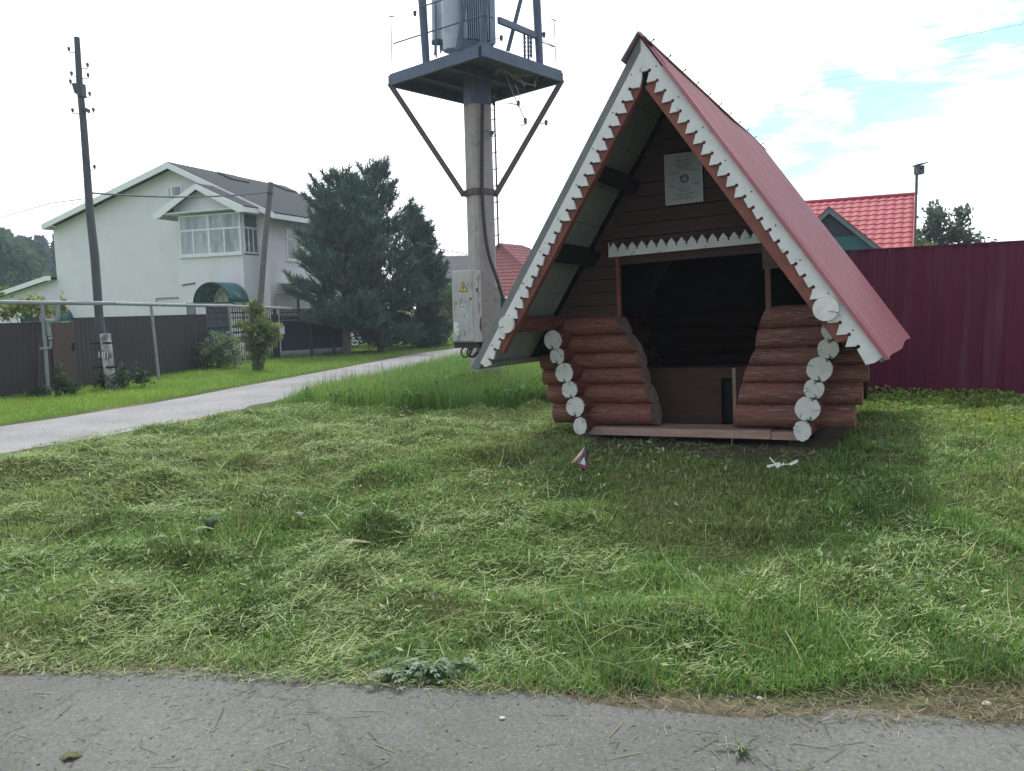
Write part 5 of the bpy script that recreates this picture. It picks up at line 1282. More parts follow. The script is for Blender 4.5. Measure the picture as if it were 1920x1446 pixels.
def broadtree(name, label, base, H_, blobs, n, size, col, tr=.12, group=None, seed=1, asp=.55):
    g = np.random.default_rng(seed); base = np.asarray(base, float); r = thing(name, label, 'tree', base=base, group=group); parts = []; m = MB(); q = random.Random(seed)
    fork = base + np.array([0, 0, H_ * .3]); m.tube([base + (0, 0, -.1), base + (.02, 0, H_ * .15), fork], [tr, tr * .8, tr * .65], 8)
    vol = np.array([b[3] * b[4] * b[5] for b in blobs]) ** .7; cnt = (n * vol / vol.sum()).astype(int)
    for b, k in zip(blobs, cnt):
        c = base + np.array(b[:3]); m.tube([fork, (fork + c) / 2 + (0, 0, -.1), c], [tr * .5, tr * .3, tr * .1], 6)
        nt_ = max(6, k // 60); d = g.normal(size=(nt_, 3)); d[:, 2] += .35; d /= np.linalg.norm(d, axis=1)[:, None]
        for j in range(nt_):
            tip = c + d[j] * np.array(b[3:]) * (0.75 + .5 * g.random()); st0 = c + d[j] * np.array(b[3:]) * .15
            m.tube([st0, tip], [tr * .07, tr * .02], 4, cap=False); kk = k // nt_
            t = .25 + .8 * g.random(kk); Pp = st0 + (tip - st0) * t[:, None] + g.normal(size=(kk, 3)) * size * (1.1 - .5 * t)[:, None]
            parts.append(leaves(Pp, size * (.6 + .8 * g.random(kk)), asp, huevar(col, kk, .35, g), .2, np.repeat(d[j][None], kk, 0), .2, g))
    V, F4, F3, C = merge(parts); arrmesh('crown', V, F4, C, M_LEAF, r, base); m.build('trunk', M_BARK, r, base, smooth=True); return r

def pine(label, base, H_, Rad, seed, col, low=.1, prof=None, ntuft=16, tl=.26, group='pines by the iron fence', trunkr=.16, lean=(0, 0)):
    g = np.random.default_rng(seed); q = random.Random(seed); base = np.asarray(base, float); r = thing('pine_tree', label, 'tree', base=base, group=group)
    m = MB(); tops = base + np.array([lean[0], lean[1], H_]); axis = lambda t: base + np.array([lean[0] * t, lean[1] * t, H_ * t])
    m.tube([base + (0, 0, -.2), axis(.3), axis(.7), axis(.99)], [trunkr, trunkr * .75, trunkr * .4, .015], 8)
    TP, TD = [], []
    t = low
    while t < .99:
        rad = Rad * (prof(t) if prof else (1 - t) ** .75)
        for k in range(q.choice((4, 5, 6))):
            a = q.uniform(0, 2 * math.pi); Lb = rad * q.uniform(.65, 1.2) + .12; d = np.array([math.cos(a), math.sin(a), 0.0]); rise = q.uniform(-.05, .25) + t * .55
            p0 = axis(t); pts = [p0 + d * Lb * s + np.array([0, 0, Lb * (rise * s + .28 * s * s * (1 if t > .3 else .4) - (.12 if t < .35 else 0) * s)]) for s in (0, .35, .7, 1)]
            m.tube(pts, [.035 * (1.1 - t), .025 * (1.1 - t), .015, .006], 5, cap=False)
            nT = max(4, int(ntuft * Lb / Rad * 1.2))
            for j in range(nT):
                s = .22 + .78 * (j + q.random()) / nT; i = min(2, int(s * 3)); f = s * 3 - i; c = pts[i] * (1 - f) + pts[i + 1] * f
                sd = np.array([-d[1], d[0], 0]) * q.uniform(-1, 1) * (1.15 - s * .75) * min(.75, Lb * .42); c2 = c + sd + np.array([0, 0, abs(q.gauss(0, .07)) + np.linalg.norm(sd) * .22])
                m.tube([c, c2], [.008, .004], 4, cap=False)
                TP.append(c2); TD.append(nv(d * .55 + sd * .8 + np.array([0, 0, .55 + .5 * t])))
        t += q.uniform(.030, .048) * (7.0 / H_)
    for k in range(5): TP.append(axis(.93 + .018 * k)); TD.append(np.array([0, 0, 1.0]))
    TP = np.array(TP); TD = np.array(TD); nb = 15; n = len(TP) * nb
    Pp = np.repeat(TP, nb, 0); D = np.repeat(TD, nb, 0) + g.normal(size=(n, 3)) * .55; D /= np.linalg.norm(D, axis=1)[:, None]
    Lh = tl * (.6 + .6 * g.random(n)); Pp = Pp + np.repeat(TD, nb, 0) * (g.random(n) * tl * 1.2 - .1)[:, None]
    tone = np.repeat(huevar(col, len(TP), .4, g), nb, 0) * (0.85 + .3 * g.random((n, 1)))
    sN = np.cross(D, g.normal(size=(n, 3))); sN /= np.linalg.norm(sN, axis=1)[:, None]; wd = (.016 + .012 * g.random(n))[:, None] * (tl / .26)
    V = np.stack([Pp - sN * wd, Pp + sN * wd, Pp + D * Lh[:, None] + sN * wd * .3, Pp + D * Lh[:, None] - sN * wd * .3], 1).reshape(-1, 3)
    arrmesh('crown', V, np.arange(n)[:, None] * 4 + np.array([[0, 1, 2, 3]]), np.repeat(tone, 4, 0), M_NEEDLE, r, base)
    m.build('trunk', M_BARK, r, base, smooth=True); return r

# ------------------------------------------------------------------ pines and shrubs on the far side of the lane
PCOL = (0.088, 0.138, 0.108)
def gbase(px, py): p = gp(px, py); p[2] = gz(p[0], p[1]); return p
b1 = gbase(651, 668); Yp = b1[1]
topz = lambda px, py, Y: at(px, py, Y)[2]
round_ = lambda t: min(1, .55 + 2.2 * t) * (1 - max(0, t - .25) / .75) ** .55
pine('broad blue green pine with a bare lower trunk beside the navy fence', b1, topz(640, 338, Yp) - ZL, 1.8, 3, PCOL, .15, round_, 20, lean=(-.05, 0))
b2 = gbase(715, 662); pine('tallest pine, standing between the bare trunked pine and the slim dark one', b2, topz(705, 326, b2[1]) - ZL, 2.2, 4, (0.064, 0.106, 0.08), .03, round_, 21)
b3 = gbase(788, 652); pine('slim dark pine nearest the grey corrugated roof', b3, topz(783, 402, b3[1]) - ZL, 1.4, 5, (0.05, 0.085, 0.066), .02, lambda t: (1 - t) ** .6, 20)
bs1 = gbase(838, 640); bush('shrub', 'light green shrub growing between the slim pine and the switch cabinet', 'shrub', bs1, [(-.9, 0, 1.0, 1.0, .8, 1.1), (.3, .2, 1.5, 1.1, .8, 1.3), (1.2, .1, .9, .9, .7, .9), (-.1, 0, 2.6, .9, .8, 1.0)], 5200, .17, (0.10, 0.16, 0.06))
bs2 = gbase(745, 652); bush('shrub', 'low dark shrubs crowding under the pines behind the rail fence', 'shrub', bs2, [(-1.6, .6, .7, 1.1, .7, .8), (0, .8, .9, 1.2, .7, .9), (1.6, .9, .8, 1.1, .7, .8)], 3600, .15, (0.035, 0.06, 0.035))
bs3 = gbase(790, 648); bush('wild_plant', 'pale leafy weeds leaning on the low rail fence', 'plant', bs3 + (-.2, -.3, 0), [(-.3, 0, .35, .35, .3, .4), (.3, 0, .4, .3, .3, .45)], 260, .14, (0.16, 0.20, 0.12))
# climber on the leaning pole, rose bush, weeds
cb_ = gbase(488, 690)
bush('climbing_shrub', 'leafy climber wrapped round the foot of the leaning pole', 'shrub', lb2 + (.13, -.38, 0), [(-.02, 0, .95, .58, .42, .36), (.1, 0, 1.28, .56, .4, .36), (-.05, .1, 1.85, .3, .22, .32), (-.40, 0, 1.42, .34, .2, .10), (.36, -.05, 1.05, .34, .3, .3), (0, 0, .2, .17, .2, .26), (.02, 0, .55, .30, .25, .26)], 4600, .12, (0.165, 0.21, 0.085))
rb = gbase(405, 692)
bush('rose_bush', 'rose bush with pale blooms spreading in front of the iron fence', 'shrub', rb, [(-.75, 0, .30, .45, .4, .32), (-.35, 0, .50, .5, .4, .48), (.2, .1, .55, .55, .45, .55), (.55, 0, .45, .4, .4, .42), (.05, .2, .95, .32, .3, .25), (.45, .1, .8, .3, .3, .26), (-1.05, -.1, .15, .25, .25, .15)], 4200, .10, [(0.17, 0.24, 0.14), (0.13, 0.20, 0.11), (0.26, 0.30, 0.22)])
wb = gbase(216, 732)
bush('weed_clump', 'dark weeds grown up against the concrete stub of the utility pole', 'plant', wb, [(.12, .1, .28, .2, .2, .32), (-.5, .35, .18, .25, .2, .22), (-.3, .3, .25, .2, .2, .25), (.35, .5, .25, .3, .2, .28)], 900, .10, (0.045, 0.08, 0.04))
wb2 = gbase(102, 744)
bush('weed_clump', 'rank weeds at the foot of the pipe post in front of the wicket door', 'plant', wb2, [(.12, .1, .28, .22, .2, .3), (.02, .2, .5, .1, .1, .3), (-.35, 0, .12, .3, .2, .14), (.3, .1, .18, .25, .2, .18)], 800, .10, (0.06, 0.10, 0.045))
sp_ = gbase(62, 690)
bush('young_maple', 'young yellow green sapling rising behind the dark fence in front of the annex canopy', 'tree', np.r_[at(60, 640, f0[1] + .9)[:2], ZL], [(-.35, 0, 1.95, .28, .2, .2), (.05, 0, 2.1, .3, .2, .22), (.35, 0, 1.95, .3, .2, .22), (.75, 0, 2.0, .15, .15, .25), (-.55, 0, 1.9, .16, .15, .2)], 1100, .095, (0.26, 0.29, 0.12), asp=.6)
eb_ = np.r_[at(-22, 640, 17.5)[:2], ZL]
broadtree('garden_tree', 'leafy pale green branches reaching in before the annex roof', eb_, 4.0, [(-.6, 0, 2.6, .9, .7, .5), (-.2, 0, 2.9, .45, .5, .4), (.0, 0, 2.2, .38, .4, .3), (-.5, 0, 3.4, .6, .6, .4)], 1500, .13, (0.14, 0.20, 0.075), seed=5)
# the wood beyond the house
g = np.random.default_rng(21); parts = []; mT = MB(); q = random.Random(8)
for k in range(46):
    Y = q.uniform(95, 135); px = q.uniform(-120, 170); bx_ = at(px, 560, Y); hT = topz(px, 430 + q.uniform(0, 26) + (8 if px > 40 else -4), Y) - ZL
    b = np.array([bx_[0], Y, ZL]); mT.tube([b, b + (0, 0, hT * .95)], [.22, .05], 5, cap=False)
    n = 900; t = g.random(n) ** .8; a = g.random(n) * 6.28; rr = (1 - t) ** .7 * hT * .17 * (0.4 + .7 * g.random(n)) + .25
    Pp = b + np.stack([np.cos(a) * rr, np.sin(a) * rr, hT * (.12 + .88 * t)], 1)
    parts.append(leaves(Pp, .95 + .5 * g.random(n), .42, huevar((0.055, 0.085, 0.075), n, .4, g), .2, np.stack([np.cos(a), np.sin(a), .4 + 0 * a], 1), .1, g))
V, F4, F3, C = merge(parts); fo = arrmesh('forest', V, F4, C, M_NEEDLE); tag(fo, 'dark conifer wood rising beyond the annex roof', 'forest', kind='stuff')
tr_ = mT.build('forest_trunks', M_BARK, fo)
for k, (px, py, Y, hpx, nm) in enumerate(((8, 560, 62, 432, 'tall leafy tree standing before the dark conifer wood'), (48, 560, 70, 462, 'smaller yellow green tree between the leafy tree and the conifer wood'))):
    b = np.r_[at(px, 600, Y)[:2], ZL]; h_ = topz(px, hpx, Y) - ZL
    broadtree('leafy_tree', nm, b, h_, [(0, 0, h_ * .55, h_ * .28, h_ * .28, h_ * .25), (-.5, 0, h_ * .8, h_ * .2, h_ * .2, h_ * .18), (h_ * .16, 0, h_ * .68, h_ * .18, h_ * .2, h_ * .2), (0.2, 0, h_ * .9, h_ * .1, h_ * .1, h_ * .1)], 3200, .38, (0.07, 0.11, 0.07) if k == 0 else (0.085, 0.115, 0.06), tr=.2, seed=31 + k)
# tree beyond the maroon fence
tY = 26.0; b = np.r_[at(1772, 600, tY)[:2], 0.2]; hz = topz(1772, 382, tY) - .2
broadtree('apple_tree', 'airy grey green fruit tree behind the maroon fence', b, hz, [(-.5, 0, hz * .80, .65, .7, .55), (.1, 0, hz * .74, .7, .7, .6), (.75, .1, hz * .72, .6, .6, .5), (-.25, .2, hz * .97 - .3, .42, .5, .35), (.95, 0, hz * .60, .55, .6, .4), (-.8, .1, hz * .62, .45, .5, .5), (.0, 0, hz * .58, .9, .7, .45), (.45, 0, hz * .88, .3, .4, .35)], 4200, .16, (0.085, 0.115, 0.085), seed=9, asp=.5)
broadtree('fruit_sapling', 'small yellow green bush between the tiled roof and the airy fruit tree', np.r_[at(1728, 600, 19)[:2], .2], 2.6, [(0, 0, topz(1728, 462, 19) - .2 - .1, .18, .3, .25)], 160, .1, (0.18, 0.21, 0.09), seed=12)

# ------------------------------------------------------------------ grass
def scatter(n, y0, y1, pw=1.3, margin=1.0, xl=-.74, xr=.74):
    """points strewn over the ground, thinner with distance."""
    u = rng.random(n); a = 1 - pw
    y = (y0 ** (2 - pw) + u * (y1 ** (2 - pw) - y0 ** (2 - pw))) ** (1 / (2 - pw))
    x = (rng.random(n) * (xr - xl) + xl) * y + (rng.random(n) - .5) * margin
    return x, y
def inhut(x, y, grow=0.0):
    rx = (x - HF.O[0]) * HF.u[0] + (y - HF.O[1]) * HF.u[1]; ry = (x - HF.O[0]) * HF.w[0] + (y - HF.O[1]) * HF.w[1]
    return (np.abs(rx) < 1.22 + grow) & (ry > -.12 - grow) & (ry < 2.6 + grow), rx, ry
TB = np.array([gp(470, 752)[:2], gp(520, 768)[:2], gp(640, 768)[:2], gp(760, 772)[:2], gp(900, 764)[:2], gp(1035, 762)[:2]])
def tallzone(x, y):
    yb = np.interp(x, TB[:, 0], TB[:, 1]) + (fbm(x * 2, y * 0, 55) - .5) * .5
    return (y > yb) & (x > TB[0, 0] - .8) & (x < 2.2)
Bk = gp(1900, 756); FEN_D = nv(B_[:2] - A_[:2]); FEN_N = np.array([FEN_D[1], -FEN_D[0]])
def fence_front(x, y): return (x - A_[0]) * FEN_N[0] + (y - A_[1]) * FEN_N[1]
parts = []
# (a) mown turf: short upright blades
x, y = scatter(560000, 3.0, 14.0, 1.55)
e = y - yedge(x); ld = lane_d(x, y); ih, rx, ry = inhut(x, y, .0)
hay = fbm(x * .8 + 3, y * .8, 61); green_ = sst(.40, .62, fbm(x * 1.7, y * 1.7, 63) + .10 * sst(-1, 3, x) - .02)
apron = (np.abs(rx - .1) < 1.0) & (ry < 0.05) & (ry > -.42 - .25 * fbm(x * 4, y * 4, 66))
edge_dirt = e < .0 + .22 * fbm(x * 1.3, y * 1.3, 67)
keep = (e > .01) & (ld > LW + .25) & ~ih & ~(tallzone(x, y) & (rng.random(len(x)) < .8)) & ~(apron & (rng.random(len(x)) < .93)) & ~(edge_dirt & (rng.random(len(x)) < .5)) & (fence_front(x, y) > .05)
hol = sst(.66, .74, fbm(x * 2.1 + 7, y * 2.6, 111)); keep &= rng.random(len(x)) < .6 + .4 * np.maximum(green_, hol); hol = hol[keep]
x, y, e, green_, hay = x[keep], y[keep], e[keep], green_[keep], hay[keep]; n = len(x); z = height(x, y); rx = rx[keep]; ry = ry[keep]
sc = (y / 3.5) ** .65
lush = 1.5 * sst(1.3, .25, e) * sst(-.8, .6, x) + sst(.5, .72, fbm(x * 2.6, y * 2.6, 68)) * .8 + .35 * sst(2.5, 4.5, x)
Lh = (.028 + .035 * rng.random(n) + .05 * rng.random(n) * np.clip(lush, 0, 1.8)) * (0.9 + .1 * sc)
g0 = np.array([0.145, 0.275, 0.062]); g1_ = np.array([0.235, 0.315, 0.10]); g2_ = np.array([0.075, 0.155, 0.05]); g3_ = np.array([0.21, 0.33, 0.08])
mixh = sst(.35, .7, hay)[:, None]; C = g0 * (1 - mixh) + g1_ * mixh; kk = rng.random((n, 1)); C = np.where(kk < .22, g2_, C); C = np.where(kk > .86, g3_, C)
rightk = sst(3.0, 4.6, x)[:, None] * sst(5.5, 7.5, y)[:, None]; C = C * (1 - .6 * rightk) + np.array([0.28, 0.345, 0.075]) * .6 * rightk
C = C * (1 - .35 * hol[:, None]); Lh = Lh * (1 + .25 * hol); C = C * (1 + rng.normal(size=(n, 1)) * .22); dry = rng.random(n) < .10; C[dry] = np.array([0.30, 0.27, 0.14]) * (1 + rng.normal(size=(dry.sum(), 1)) * .15)  # hollow mask paints shade into the colour of its longer blades
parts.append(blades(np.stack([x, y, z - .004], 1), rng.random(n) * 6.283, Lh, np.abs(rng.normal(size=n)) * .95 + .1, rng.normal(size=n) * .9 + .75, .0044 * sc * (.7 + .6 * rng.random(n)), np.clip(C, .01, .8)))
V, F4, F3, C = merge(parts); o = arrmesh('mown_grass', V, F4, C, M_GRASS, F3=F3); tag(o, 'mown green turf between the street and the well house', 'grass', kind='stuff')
# (b) cut hay lying on it
x, y = scatter(200000, 3.05, 13.0, 1.45)
e = y - yedge(x); ld = lane_d(x, y); ih, rx, ry = inhut(x, y, .05)
dens = sst(.34, .66, fbm(x * .75, y * .75, 71) + .16 * sst(1.5, -2.5, x)) * (.35 + .65 * sst(.35, .65, fbm(x * 2.4, y * 2.4, 73))); dens = np.clip(dens * 1.15, 0, 1) ** 1.35 * (1 - .55 * sst(-1.0, .8, x)) + .05
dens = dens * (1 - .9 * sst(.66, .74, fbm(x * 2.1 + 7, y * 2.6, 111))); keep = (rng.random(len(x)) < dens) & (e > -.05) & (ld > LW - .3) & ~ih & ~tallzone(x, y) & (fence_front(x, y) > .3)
x, y, e = x[keep], y[keep], e[keep]; n = len(x); sc = (y / 3.5) ** .65; heap = sst(.45, .8, fbm(x * 2.4, y * 2.4, 73))
z = height(x, y) + .004 + (.012 + .10 * heap * (.4 + .6 * fbm(x * 6, y * 6, 75, 2))) * rng.random(n)
Lh = (.03 + .085 * rng.random(n) ** 1.5) * (.9 + .1 * sc); wind = .5 + 1.2 * (fbm(x * .5, y * .5, 77) - .5)
head = np.where(rng.random(n) < .45, wind + rng.normal(size=n) * .45, rng.random(n) * 6.283)
cols = np.array([(0.235, 0.32, 0.13), (0.29, 0.355, 0.155), (0.145, 0.23, 0.08), (0.34, 0.38, 0.19), (0.25, 0.33, 0.18)])
C = cols[rng.integers(0, 5, n)] * (1 + rng.normal(size=(n, 1)) * .2)
P0 = np.stack([x, y, z], 1); lean = math.pi / 2 - .05 + rng.normal(size=n) * .2
parts = [blades(P0, head, Lh, lean, rng.normal(size=n) * .55 + .06, .0050 * sc * (.5 + .9 * rng.random(n)), np.clip(C, .01, .8), 1.0)]
# torn leaves in the hay
x, y = scatter(9000, 3.1, 11.0, 1.5); keep = (y - yedge(x) > .03) & (lane_d(x, y) > LW) & ~inhut(x, y, .1)[0] & ~tallzone(x, y) & (fence_front(x, y) > .3) & (fbm(x * 2, y * 2, 79) > .5 - .08 * sst(1, -2, x))
x, y = x[keep], y[keep]; n = len(x); cl_ = np.array([(0.18, 0.27, 0.11), (0.24, 0.32, 0.17), (0.12, 0.20, 0.07), (0.29, 0.35, 0.20)])[rng.integers(0, 4, n)] * (1 + rng.normal(size=(n, 1)) * .2)
lv_ = leaves(np.stack([x, y, height(x, y) + .015 + .045 * rng.random(n)], 1), (.022 + .035 * rng.random(n)) * (y / 3.5) ** .3, .36, np.clip(cl_, .01, .8), .7)
# longer stalks
x, y = scatter(2000, 3.1, 12.0, 1.3); e = y - yedge(x); keep = (e > .0) & (lane_d(x, y) > LW) & ~inhut(x, y, .1)[0] & ~tallzone(x, y) & (rng.random(len(x)) < .8 - .5 * sst(0, 3, x)) & (fence_front(x, y) > .4)
x, y = x[keep], y[keep]; n = len(x); z = height(x, y) + .02 + .05 * rng.random(n); C = cols[rng.integers(0, 5, n)] * 1.12
parts.append(blades(np.stack([x, y, z], 1), rng.random(n) * 6.283, .18 + .25 * rng.random(n), math.pi / 2 - .12 + rng.normal(size=n) * .16, rng.normal(size=n) * .5, .0042 * (y / 3.5) ** .5, np.clip(C, .01, .8)))
parts.append(lv_)
V, F4, F3, C = merge(parts); o = arrmesh('cut_hay', V, F4, C, M_CLIP, F3=F3); tag(o, 'pale cut grass strewn in swathes over the mown turf', 'hay', kind='stuff')
# (c) stray clippings and grit on the street
n = 4200; x = rng.uniform(-3.6, 4.2, n); u = rng.random(n) ** 2.2; y = yedge(x) + .10 - u * 1.7; z = np.full(n, .010); cl = vnoise(x * 1.6, y * 1.6, 81); keep = (rng.random(n) < .25 + .8 * sst(.4, .8, cl)); x, y, z = x[keep], y[keep], z[keep]; n = len(x)
Lh = np.where(rng.random(n) < .82, .008 + .03 * rng.random(n), .06 + .13 * rng.random(n)); C = np.array([(0.17, 0.19, 0.10), (0.24, 0.23, 0.14), (0.12, 0.15, 0.07), (0.10, .10, .07)])[rng.integers(0, 4, n)] * (1 + rng.normal(size=(n, 1)) * .15)
parts = [blades(np.stack([x, y, z], 1), rng.random(n) * 6.283, Lh, math.pi / 2 - .03 + 0 * x, rng.normal(size=n) * .03, .003 + .002 * rng.random(n), np.clip(C, .01, .8))]
# matted dry straw along the kerbless edge
n = 17000; x = rng.uniform(-4.5, 5.0, n); y = yedge(x) + .30 * rng.random(n) ** 1.2 - .05; k = rng.random(n) < .25 + .9 * sst(.35, .7, vnoise(x * 1.4, y * .5, 83)) * sst(-2.2, .3, x); x, y = x[k], y[k]; n = len(x)
C = np.array([(0.205, 0.18, 0.115), (0.15, 0.13, 0.085), (0.27, 0.245, 0.155), (0.12, 0.135, 0.055)])[rng.integers(0, 4, n)] * (1 + rng.normal(size=(n, 1)) * .18)
parts.append(blades(np.stack([x, y, height(x, y) + .008 + .02 * rng.random(n)], 1), rng.random(n) * 6.283, .025 + .06 * rng.random(n), math.pi / 2 - .1 + rng.normal(size=n) * .2, rng.normal(size=n) * .2, .0028 + .0012 * rng.random(n), np.clip(C, .01, .8)))
V, F4, F3, C = merge(parts); o = arrmesh('street_clippings', V, F4, C, M_CLIP, F3=F3); tag(o, 'loose dry clippings and straw along the edge of the street', 'clippings', kind='stuff')
# grit: small stones shed along the crumbling edge
n = 2600; x = rng.uniform(-4.2, 4.8, n); y = yedge(x) + .12 - 1.5 * rng.random(n) ** 2.6; s_ = .0022 + .006 * rng.random(n) ** 3; d = rng.normal(size=(n, 6, 3)) * .25 + np.array([(1, 0, 0), (-1, 0, 0), (0, 1, 0), (0, -1, 0), (0, 0, .8), (0, 0, -.8)])[None]
zz_ = np.where(y > yedge(x) - .05, height(x, y) + .004, .007); V = (np.stack([x, y, zz_], 1)[:, None] + d * s_[:, None, None]).reshape(-1, 3); F3 = (np.arange(n)[:, None, None] * 6 + np.array([(0, 2, 4), (2, 1, 4), (1, 3, 4), (3, 0, 4), (2, 0, 5), (1, 2, 5), (3, 1, 5), (0, 3, 5)])[None]).reshape(-1, 3)
C = np.repeat(np.array([.17, .168, .16]) * (.5 + 1.1 * rng.random((n, 1))), 6, 0); o = arrmesh('street_grit', V, None, C, leafmat('grit', 0.0, .9, .2), F3=F3); tag(o, 'grit and small stones shed along the street edge', 'grit', kind='stuff')
# (d) tall unmown grass beyond
n = 150000; x, y = scatter(n, 8.5, 34.0, 1.5, xl=-.52, xr=.22); ld = lane_d(x, y); keep = tallzone(x, y) & (ld > LW + .15) & ~inhut(x, y, .05)[0]; x, y, ld = x[keep], y[keep], ld[keep]; n = len(x); sc = (y / 8) ** .8
z = height(x, y); tall = (.10 + .24 * sst(.1, 1.6, ld - LW)) * (.6 + .6 * fbm(x * 1.2, y * 1.2, 91)) + .02
Lh = tall * (.6 + .7 * rng.random(n)); seedh = rng.random(n) < .05; Lh[seedh] *= 1.45
fr = sst(.35, .65, fbm(x * .9, y * .9, 93))[:, None]; C = np.array([0.14, 0.27, 0.075]) * (1 - fr) + np.array([0.205, 0.33, 0.085]) * fr; C = C * (1 + rng.normal(size=(n, 1)) * .22); C[seedh] = np.array([0.24, 0.23, 0.15])
V, F4, F3, C = merge([blades(np.stack([x, y, z - .01], 1), rng.random(n) * 6.283, Lh, np.abs(rng.normal(size=n)) * .22, rng.normal(size=n) * .4 + .3, .0065 * sc * (.7 + .6 * rng.random(n)), np.clip(C, .01, .8))])
o = arrmesh('tall_grass', V, F4, C, M_GRASS, F3=F3); tag(o, 'bright uncut tall grass round the foot of the transformer tower', 'grass', kind='stuff')
# broad leaves mixed into its front edge
n = 7000; x, y = scatter(n * 3, 8.5, 13, 1.2, xl=-.5, xr=.2); keep = tallzone(x, y) & (lane_d(x, y) > LW + .1) & (fbm(x * 1.6, y * 1.6, 95) > .47); x, y = x[keep][:n], y[keep][:n]; n = len(x)
V, F4, F3, C = merge([leaves(np.stack([x, y, height(x, y) + .04 + .2 * rng.random(n)], 1), .05 + .07 * rng.random(n), .55, huevar((0.12, 0.20, 0.06), n, .4), .6)])
o = arrmesh('meadow_leaves', V, F4, C, M_LEAF); tag(o, 'broad meadow weeds mixed into the uncut tall grass', 'ground cover', kind='stuff')
# (e) lawn strip between the lane and the fences
n = 190000; x, y = scatter(n, 10.5, 42, 1.75, xl=-.80, xr=.0); ld = lane_d(x, y); keep = (ld < -.03) & (ld > -14); x, y, ld = x[keep], y[keep], ld[keep]; n = len(x); sc = (y / 8) ** .8
fr = sst(.3, .7, fbm(x * .7, y * .7, 97))[:, None]; C = np.array([0.19, 0.31, 0.06]) * (1 - fr) + np.array([0.27, 0.375, 0.075]) * fr; C = C * (1 + rng.normal(size=(n, 1)) * .15)
V, F4, F3, C = merge([blades(np.stack([x, y, height(x, y) - .005], 1), rng.random(n) * 6.283, (.03 + .05 * rng.random(n)) * (1 + .15 * sc), np.abs(rng.normal(size=n)) * .4, .3 + rng.normal(size=n) * .3, .006 * sc, np.clip(C, .01, .8))])
o = arrmesh('lawn_grass', V, F4, C, M_GRASS, F3=F3); tag(o, 'bright mown lawn strip between the lane and the dark fences', 'lawn', kind='stuff')
# unkempt grass along the fence foot
def strip(P0, P1, n, off, h, col, nrm):
    t = rng.random(n); p = P0[None] * (1 - t[:, None]) + P1[None] * t[:, None]; o_ = off * rng.random(n) ** 1.5; x = p[:, 0] + nrm[0] * o_; y = p[:, 1] + nrm[1] * o_; hh_ = h * (.3 + .7 * fbm(x * 1.3, y * 1.3, 99)) * (.5 + rng.random(n))
    return blades(np.stack([x, y, height(x, y) - .01], 1), rng.random(n) * 6.283, hh_, np.abs(rng.normal(size=n)) * .3, .4 + rng.normal(size=n) * .3, .008 + .006 * rng.random(n), huevar(col, n, .4))
nl = nv(np.array([f3[1] - f0[1], -(f3[0] - f0[0])])); pr_ = [strip(fm[:2], f3[:2], 5000, .5, .16, (0.055, 0.10, 0.035), nl), strip(gA[:2], h1_[:2] + 2 * (h1_[:2] - h0_[:2]), 3500, 1.2, .2, (0.045, 0.075, 0.03), np.array([.25, -1]))]
V, F4, F3, C = merge(pr_); o = arrmesh('fence_weeds', V, F4, C, M_GRASS, F3=F3); tag(o, 'unkempt weeds along the foot of the dark fences', 'weeds', kind='stuff')
# (f) leafy ground cover by the maroon fence
n = 42000; t = rng.random(n); s_ = rng.random(n) ** 1.0 * 3.6; p0 = A_[:2] + FEN_D * 1.2; x = p0[0] + FEN_D[0] * t * 4.6 + FEN_N[0] * (.04 + s_); y = p0[1] + FEN_D[1] * t * 4.6 + FEN_N[1] * (.04 + s_)
ih, rx, ry = inhut(x, y, .35); pr = np.exp(-s_ / 1.5) * .9 + .15 * (fbm(x * 2, y * 2, 101) > .52); keep = ~ih & (rng.random(n) < pr * (.3 + 1.1 * fbm(x * 1.7, y * 1.7, 103))); x, y, s_ = x[keep], y[keep], s_[keep]; n = len(x)
hh_ = (.02 + .10 * np.exp(-s_ / .5) + .05 * fbm(x * 2, y * 2, 105)) * rng.random(n) ** .7
V, F4, F3, C = merge([leaves(np.stack([x, y, height(x, y) + .01 + hh_], 1), .030 + .045 * rng.random(n), .55, huevar((0.19, 0.27, 0.07), n, .45), .7)])
o = arrmesh('nettle_cover', V, F4, C, M_LEAF); tag(o, 'low leafy ground cover creeping along the maroon fence', 'ground cover', kind='stuff')

# ------------------------------------------------------------------ small things lying about
def leafthing(name, label, cat, px, py, w, h, col, tilt, head, lobes=0, curl=.25, lift=.03, roll=.4):
    p = gp(px, py); p[2] = gz(p[0], p[1]) + lift; m = MB(); n = 9; vs = []
    for i in range(n + 1):
        t = i / n; wd = w / 2 * math.sin(math.pi * min(1, t * .92 + .06)) ** .7 * (1 + (.28 * math.cos(t * lobes * 6.28) if lobes else 0)); zz = curl * h * math.sin(math.pi * t) * .5
        for s in (-1, 0, 1): vs.append(((t - .5) * h, s * wd, zz + abs(s) * wd * .35 * math.sin(t * 5 + s)))
    fs = [(3 * i + j, 3 * i + j + 1, 3 * i + j + 4, 3 * i + j + 3) for i in range(n) for j in (0, 1)]
    Rm = np.array(Matrix.Rotation(head, 3, 'Z') @ Matrix.Rotation(tilt, 3, 'Y') @ Matrix.Rotation(roll, 3, 'X')); vs = [p + Rm @ np.array(v) for v in vs]
    o = m.add(vs, fs).build(name, mat('leaf_' + label[:12].replace(' ', '_'), col, tuple(c * .6 for c in col), .9, scale=45, spec=.06), None, p, smooth=True)
    s_ = o.modifiers.new('thickness', 'SOLIDIFY'); s_.thickness = .002; tag(o, label, cat); return o
leafthing('burdock_leaf', 'broad grey green burdock leaf standing up out of the cut hay', 'leaf', 402, 995, .10, .125, (0.075, 0.125, 0.07), -.95, 1.2, 2, curl=.6, lift=.05, roll=.15)
